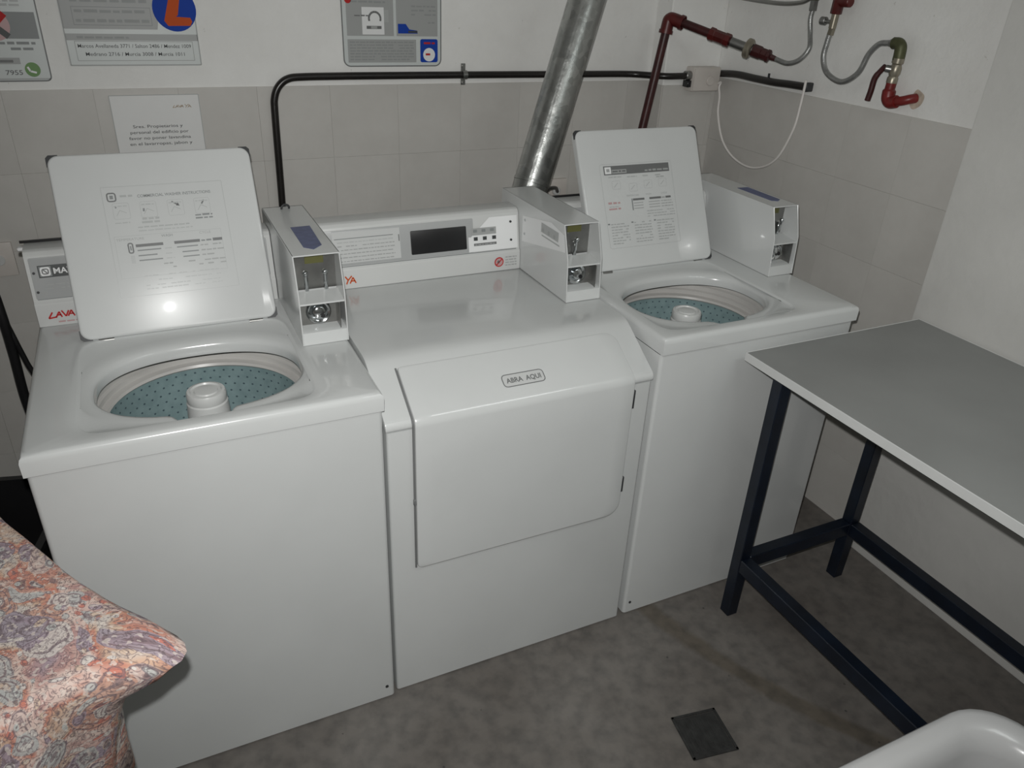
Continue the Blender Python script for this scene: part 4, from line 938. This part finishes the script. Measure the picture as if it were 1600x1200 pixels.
def ring_(w_, d_, z, r=0.03): return [Vector((-0.262, 0.50, z)) + rz @ Vector((x, y, 0)) for x, y in rrect(-w_, -d_, w_, d_, r, 4)]
loft(bm, [ring_(0.15, 0.20, 0.001), ring_(0.185, 0.235, 0.42), ring_(0.198, 0.248, 0.422), ring_(0.198, 0.248, 0.436), ring_(0.180, 0.23, 0.436), ring_(0.146, 0.196, 0.012)], True, True)
obj('tub', bm, BLACKP, bb)
bm = new_bm(); tube(bm, [Vector((-0.262, 0.50, 0.40)) + rz @ Vector(p_) for p_ in ((-0.05, -0.236, 0), (-0.045, -0.262, 0.004), (0.045, -0.262, 0.004), (0.05, -0.236, 0))], 0.007, 8); obj('handle', bm, BLACKP, bb)
bm = new_bm(); tube(bm, crom([(0.592, 0.680, 1.116), (0.594, 0.680, 1.124), (0.602, 0.682, 1.128), (0.611, 0.682, 1.124), (0.612, 0.682, 1.116)], 5), 0.0028, 8)
wl = obj('wire_loop', bm, BUMPER); tag(wl, 'tiny dark wire loop on top of the left washer coin box', 'hook')

# ------------------------------------------------------------------ folding table on the right
TX0, TX1, TY1, TY0, TZ = 1.612, 2.252, -0.012, -1.32, 0.848
tb = thing('work_table', 'grey-topped table on dark blue steel legs against the right wall', 'table', ((TX0 + TX1) / 2, (TY0 + TY1) / 2, 0))
bm = new_bm(); box(bm, (TX0 + 0.002, TY0 + 0.002, TZ - 0.0215), (TX1 - 0.002, TY1 - 0.002, TZ), 0.0006, 1); tt = obj('tabletop', bm, TABLETOP, tb, smooth=30)
for lo_, hi_ in (((TX0 - 0.0005, TY0, TZ - 0.0225), (TX0 + 0.0022, TY1, TZ + 0.0005)), ((TX0, TY0 - 0.0005, TZ - 0.0225), (TX1, TY0 + 0.0022, TZ + 0.0005)), ((TX0, TY1 - 0.0022, TZ - 0.0225), (TX1, TY1 + 0.0005, TZ + 0.0005)), ((TX1 - 0.0022, TY0, TZ - 0.0225), (TX1 + 0.0005, TY1, TZ + 0.0005))):
    bm = new_bm(); box(bm, lo_, hi_, 0.0006, 1); obj('edge_band', bm, EDGE, tb, smooth=30, label='white edge band')
LX = (1.672, 2.106); LYs = (-0.098, -1.22); hw = 0.0180
for lx in LX:
    for ly in LYs:
        bm = new_bm(); box(bm, (lx - hw, ly - hw, 0.0), (lx + hw, ly + hw, TZ - 0.024), 0.002, 1); obj('leg', bm, NAVY, tb, smooth=30)
for lx in LX:
    bm = new_bm(); box(bm, (lx - hw, LYs[1] + hw + 0.001, 0.177), (lx + hw, LYs[0] - hw - 0.001, 0.221), 0.002, 1); obj('stretcher', bm, NAVY, tb, smooth=30)
    bm = new_bm(); box(bm, (lx - hw, LYs[1] + hw + 0.001, TZ - 0.052), (lx + hw, LYs[0] - hw - 0.001, TZ - 0.024), 0.002, 1); obj('top_rail', bm, NAVY, tb, smooth=30)
for ly in LYs:
    bm = new_bm(); box(bm, (LX[0] + hw + 0.001, ly - hw, 0.177), (LX[1] - hw - 0.001, ly + hw, 0.221), 0.002, 1); obj('stretcher', bm, NAVY, tb, smooth=30)
    bm = new_bm(); box(bm, (LX[0] + hw + 0.001, ly - hw, TZ - 0.052), (LX[1] - hw - 0.001, ly + hw, TZ - 0.024), 0.002, 1); obj('top_rail', bm, NAVY, tb, smooth=30)

# ------------------------------------------------------------------ floor drain
fd = thing('floor_drain', 'square dark metal drain cover set in the concrete floor', 'drain', (1.335, -0.418, 0.0))
rz = Matrix.Rotation(math.radians(-9), 3, 'Z'); cc = Vector((1.335, -0.418, 0))
DRN = mat('dark_cast_iron', (0.035, 0.035, 0.034), 0.6, 0.3, var=0.3, vscale=40, bump=0.3, bscale=90)
bm = new_bm(); h_ = 0.063
for lo_, hi_ in (((-h_, -h_, 0.0), (-h_ + 0.007, h_, 0.004)), ((h_ - 0.007, -h_, 0.0), (h_, h_, 0.004)), ((-h_, -h_, 0.0), (h_, -h_ + 0.007, 0.004)), ((-h_, h_ - 0.007, 0.0), (h_, h_, 0.004))): box(bm, cc + Vector(lo_), cc + Vector(hi_), 0.0008, 1, rot=rz, piv=cc)
obj('frame', bm, DRN, fd, smooth=0)
bm = new_bm(); box(bm, cc + Vector((-0.055, -0.055, 0.0)), cc + Vector((0.055, 0.055, 0.0018)), 0.0005, 1, rot=rz, piv=cc)
for k in range(7):
    u = -0.042 + k * 0.014; box(bm, cc + Vector((u - 0.004, -0.046, 0.0018)), cc + Vector((u + 0.004, 0.046, 0.0032)), 0.0006, 1, rot=rz, piv=cc)
obj('grate', bm, DRN, fd, smooth=0)

# ------------------------------------------------------------------ white tub at the lower right
wt = thing('laundry_tub', 'white plastic laundry tub with thick rounded rim at the lower right', 'tub', (1.23, -1.16, 0))
bm = new_bm(); c0 = Vector((1.250, -1.138, 0))
def tr(hx, hy, z, r): return [c0 + Vector((x, y, z)) for x, y in rrect(-hx, -hy, hx, hy, r, 8)]
ZR = 0.575
loft(bm, [tr(0.20, 0.20, 0.001, 0.07), tr(0.215, 0.215, 0.02, 0.075), tr(0.238, 0.243, ZR - 0.05, 0.09), tr(0.252, 0.257, ZR - 0.045, 0.095), tr(0.262, 0.267, ZR - 0.030, 0.10), tr(0.264, 0.269, ZR - 0.012, 0.10), tr(0.258, 0.263, ZR - 0.002, 0.098), tr(0.248, 0.253, ZR, 0.095),
          tr(0.226, 0.231, ZR - 0.004, 0.085), tr(0.214, 0.219, ZR - 0.014, 0.08), tr(0.206, 0.211, ZR - 0.04, 0.075), tr(0.196, 0.201, ZR - 0.13, 0.07), tr(0.17, 0.17, 0.06, 0.06), tr(0.15, 0.15, 0.05, 0.05)], True, True)
obj('basin', bm, BASIN, wt, smooth=60)

# ------------------------------------------------------------------ paisley cloth over a small stand at the lower left
ZC = 0.905
e1 = Vector((0.485, -0.875, 0)); e2 = Vector((-0.875, -0.485, 0))     # along the far edge towards the corner, and along the near edge away from it
corner = Vector((0.172, -0.5015, 0))
def plan(u, v): return corner - e1 * u + e2 * v                       # u back along the far edge, v along the near edge
LU, LV = 0.62, 0.50
st = thing('side_table', 'small stand hidden under the paisley cloth', 'table', tuple(plan(LU / 2, LV / 2)))
bm = new_bm(); b = bmesh.new(); ol = [plan(u, v) for u, v in ((0.012, 0.06), (0.024, 0.03), (0.06, 0.012), (LU - 0.012, 0.012), (LU - 0.012, LV - 0.012), (0.012, LV - 0.012))]
loft(b, [[p + Vector((0, 0, ZC - 0.028)) for p in ol], [p + Vector((0, 0, ZC - 0.004)) for p in ol]], True, True); join(bm, b); obj('tabletop', bm, EDGE, st, smooth=0)
for u, v in ((0.06, 0.06), (LU - 0.06, 0.06), (LU - 0.06, LV - 0.06), (0.06, LV - 0.06)):
    bm = new_bm(); p = plan(u, v) if (u, v) != (0.06, 0.06) else plan(0.16, 0.16); cyl(bm, (p.x, p.y, 0), (p.x, p.y, ZC - 0.026), 0.015, 12); obj('leg', bm, STEEL, st)
bm = new_bm(); uvl = bm.loops.layers.uv.new('UVMap')
M_ = 160; out = []
base = rrect(0, 0, LU, LV, [0.03, 0.03, 0.050, 0.03], 10)
# even resample of the rounded outline, starting opposite the corner
pts = [Vector((u, v)) for u, v in base]; seg = [(pts[i], pts[(i + 1) % len(pts)]) for i in range(len(pts))]
lens = [(b_ - a_).length for a_, b_ in seg]; TL = sum(lens)
def along(s):
    s = s % TL
    for (a_, b_), l in zip(seg, lens):
        if s <= l: return a_ + (b_ - a_) * (s / max(l, 1e-9)), (b_ - a_).normalized()
        s -= l
    return pts[0], Vector((1, 0))
rows = []
sk = [0.0, 0.006, 0.014, 0.03, 0.05, 0.075, 0.10, 0.14, 0.19, 0.25, 0.31, 0.38]
for frac in (0.25, 0.5, 0.75, 0.93):
    rows.append([(LU / 2 + (along(TL * i / M_)[0].x - LU / 2) * frac, LV / 2 + (along(TL * i / M_)[0].y - LV / 2) * frac, ZC + 0.0006 * math.sin(i * 0.7) * frac) for i in range(M_)])
for k, d in enumerate(sk):
    rw = []
    for i in range(M_):
        p, tdir = along(TL * i / M_); nr = Vector((tdir.y, -tdir.x)); pc = Vector((LU / 2, LV / 2))
        if nr.dot(p - pc) < 0: nr = -nr
        dc = math.hypot(p.x - 0.0146, p.y - 0.0146)                              # distance from the near-right corner
        g_ = math.exp(-(dc / (0.055 if p.x < p.y else 0.085)) ** 2)
        fl_ = g_ * math.exp(-((d - 0.034) / (0.030 if d < 0.034 else 0.026)) ** 2)
        s_ = TL * i / M_
        wave = (0.010 * math.sin(s_ * 42) + 0.006 * math.sin(s_ * 71 + 1)) * min(1, d / 0.15)
        off = 0.005 * min(1, d / 0.01) + wave * (1 - g_) + 0.012 * min(1, d / 0.3) * (1 - g_) - 0.42 * min(0.25, max(0, d - 0.06)) * math.exp(-(dc / 0.11) ** 2)
        q = p + nr * off + Vector((-0.059, -0.044)) * fl_
        zz = ZC - (d if d > 0.02 else 0.0 if d == 0 else d * 0.8)
        rw.append((q.x, q.y, zz))
    rows.append(rw)
VV = []
for rw in rows:
    VV.append([bm.verts.new(plan(u, v) + Vector((0, 0, z))) for u, v, z in rw])
cv = bm.verts.new(plan(LU / 2, LV / 2) + Vector((0, 0, ZC)))
uvmap = {}
for k, rw in enumerate(rows):
    for i, (u, v, z) in enumerate(rw):
        p, tdir = along(TL * i / M_); nr = Vector((tdir.y, -tdir.x))
        if nr.dot(p - Vector((LU / 2, LV / 2))) < 0: nr = -nr
        uvmap[VV[k][i]] = (u, v) if k < 4 else (p.x + nr.x * sk[k - 4], p.y + nr.y * sk[k - 4])
uvmap[cv] = (LU / 2, LV / 2)
for i in range(M_): bm.faces.new((cv, VV[0][i], VV[0][(i + 1) % M_]))
for a_, b_ in zip(VV[:-1], VV[1:]):
    for i in range(M_): bm.faces.new((a_[i], a_[(i + 1) % M_], b_[(i + 1) % M_], b_[i]))
for f in bm.faces:
    for lp in f.loops: lp[uvl].uv = uvmap[lp.vert]
bmesh.ops.recalc_face_normals(bm, faces=bm.faces)
cloth = obj('tablecloth', bm, PAISLEY, smooth=70)
tag(cloth, 'orange and grey paisley cloth draped over a corner at the lower left', 'cloth')
so = cloth.modifiers.new('thickness', 'SOLIDIFY'); so.thickness = 0.0016; so.offset = 1
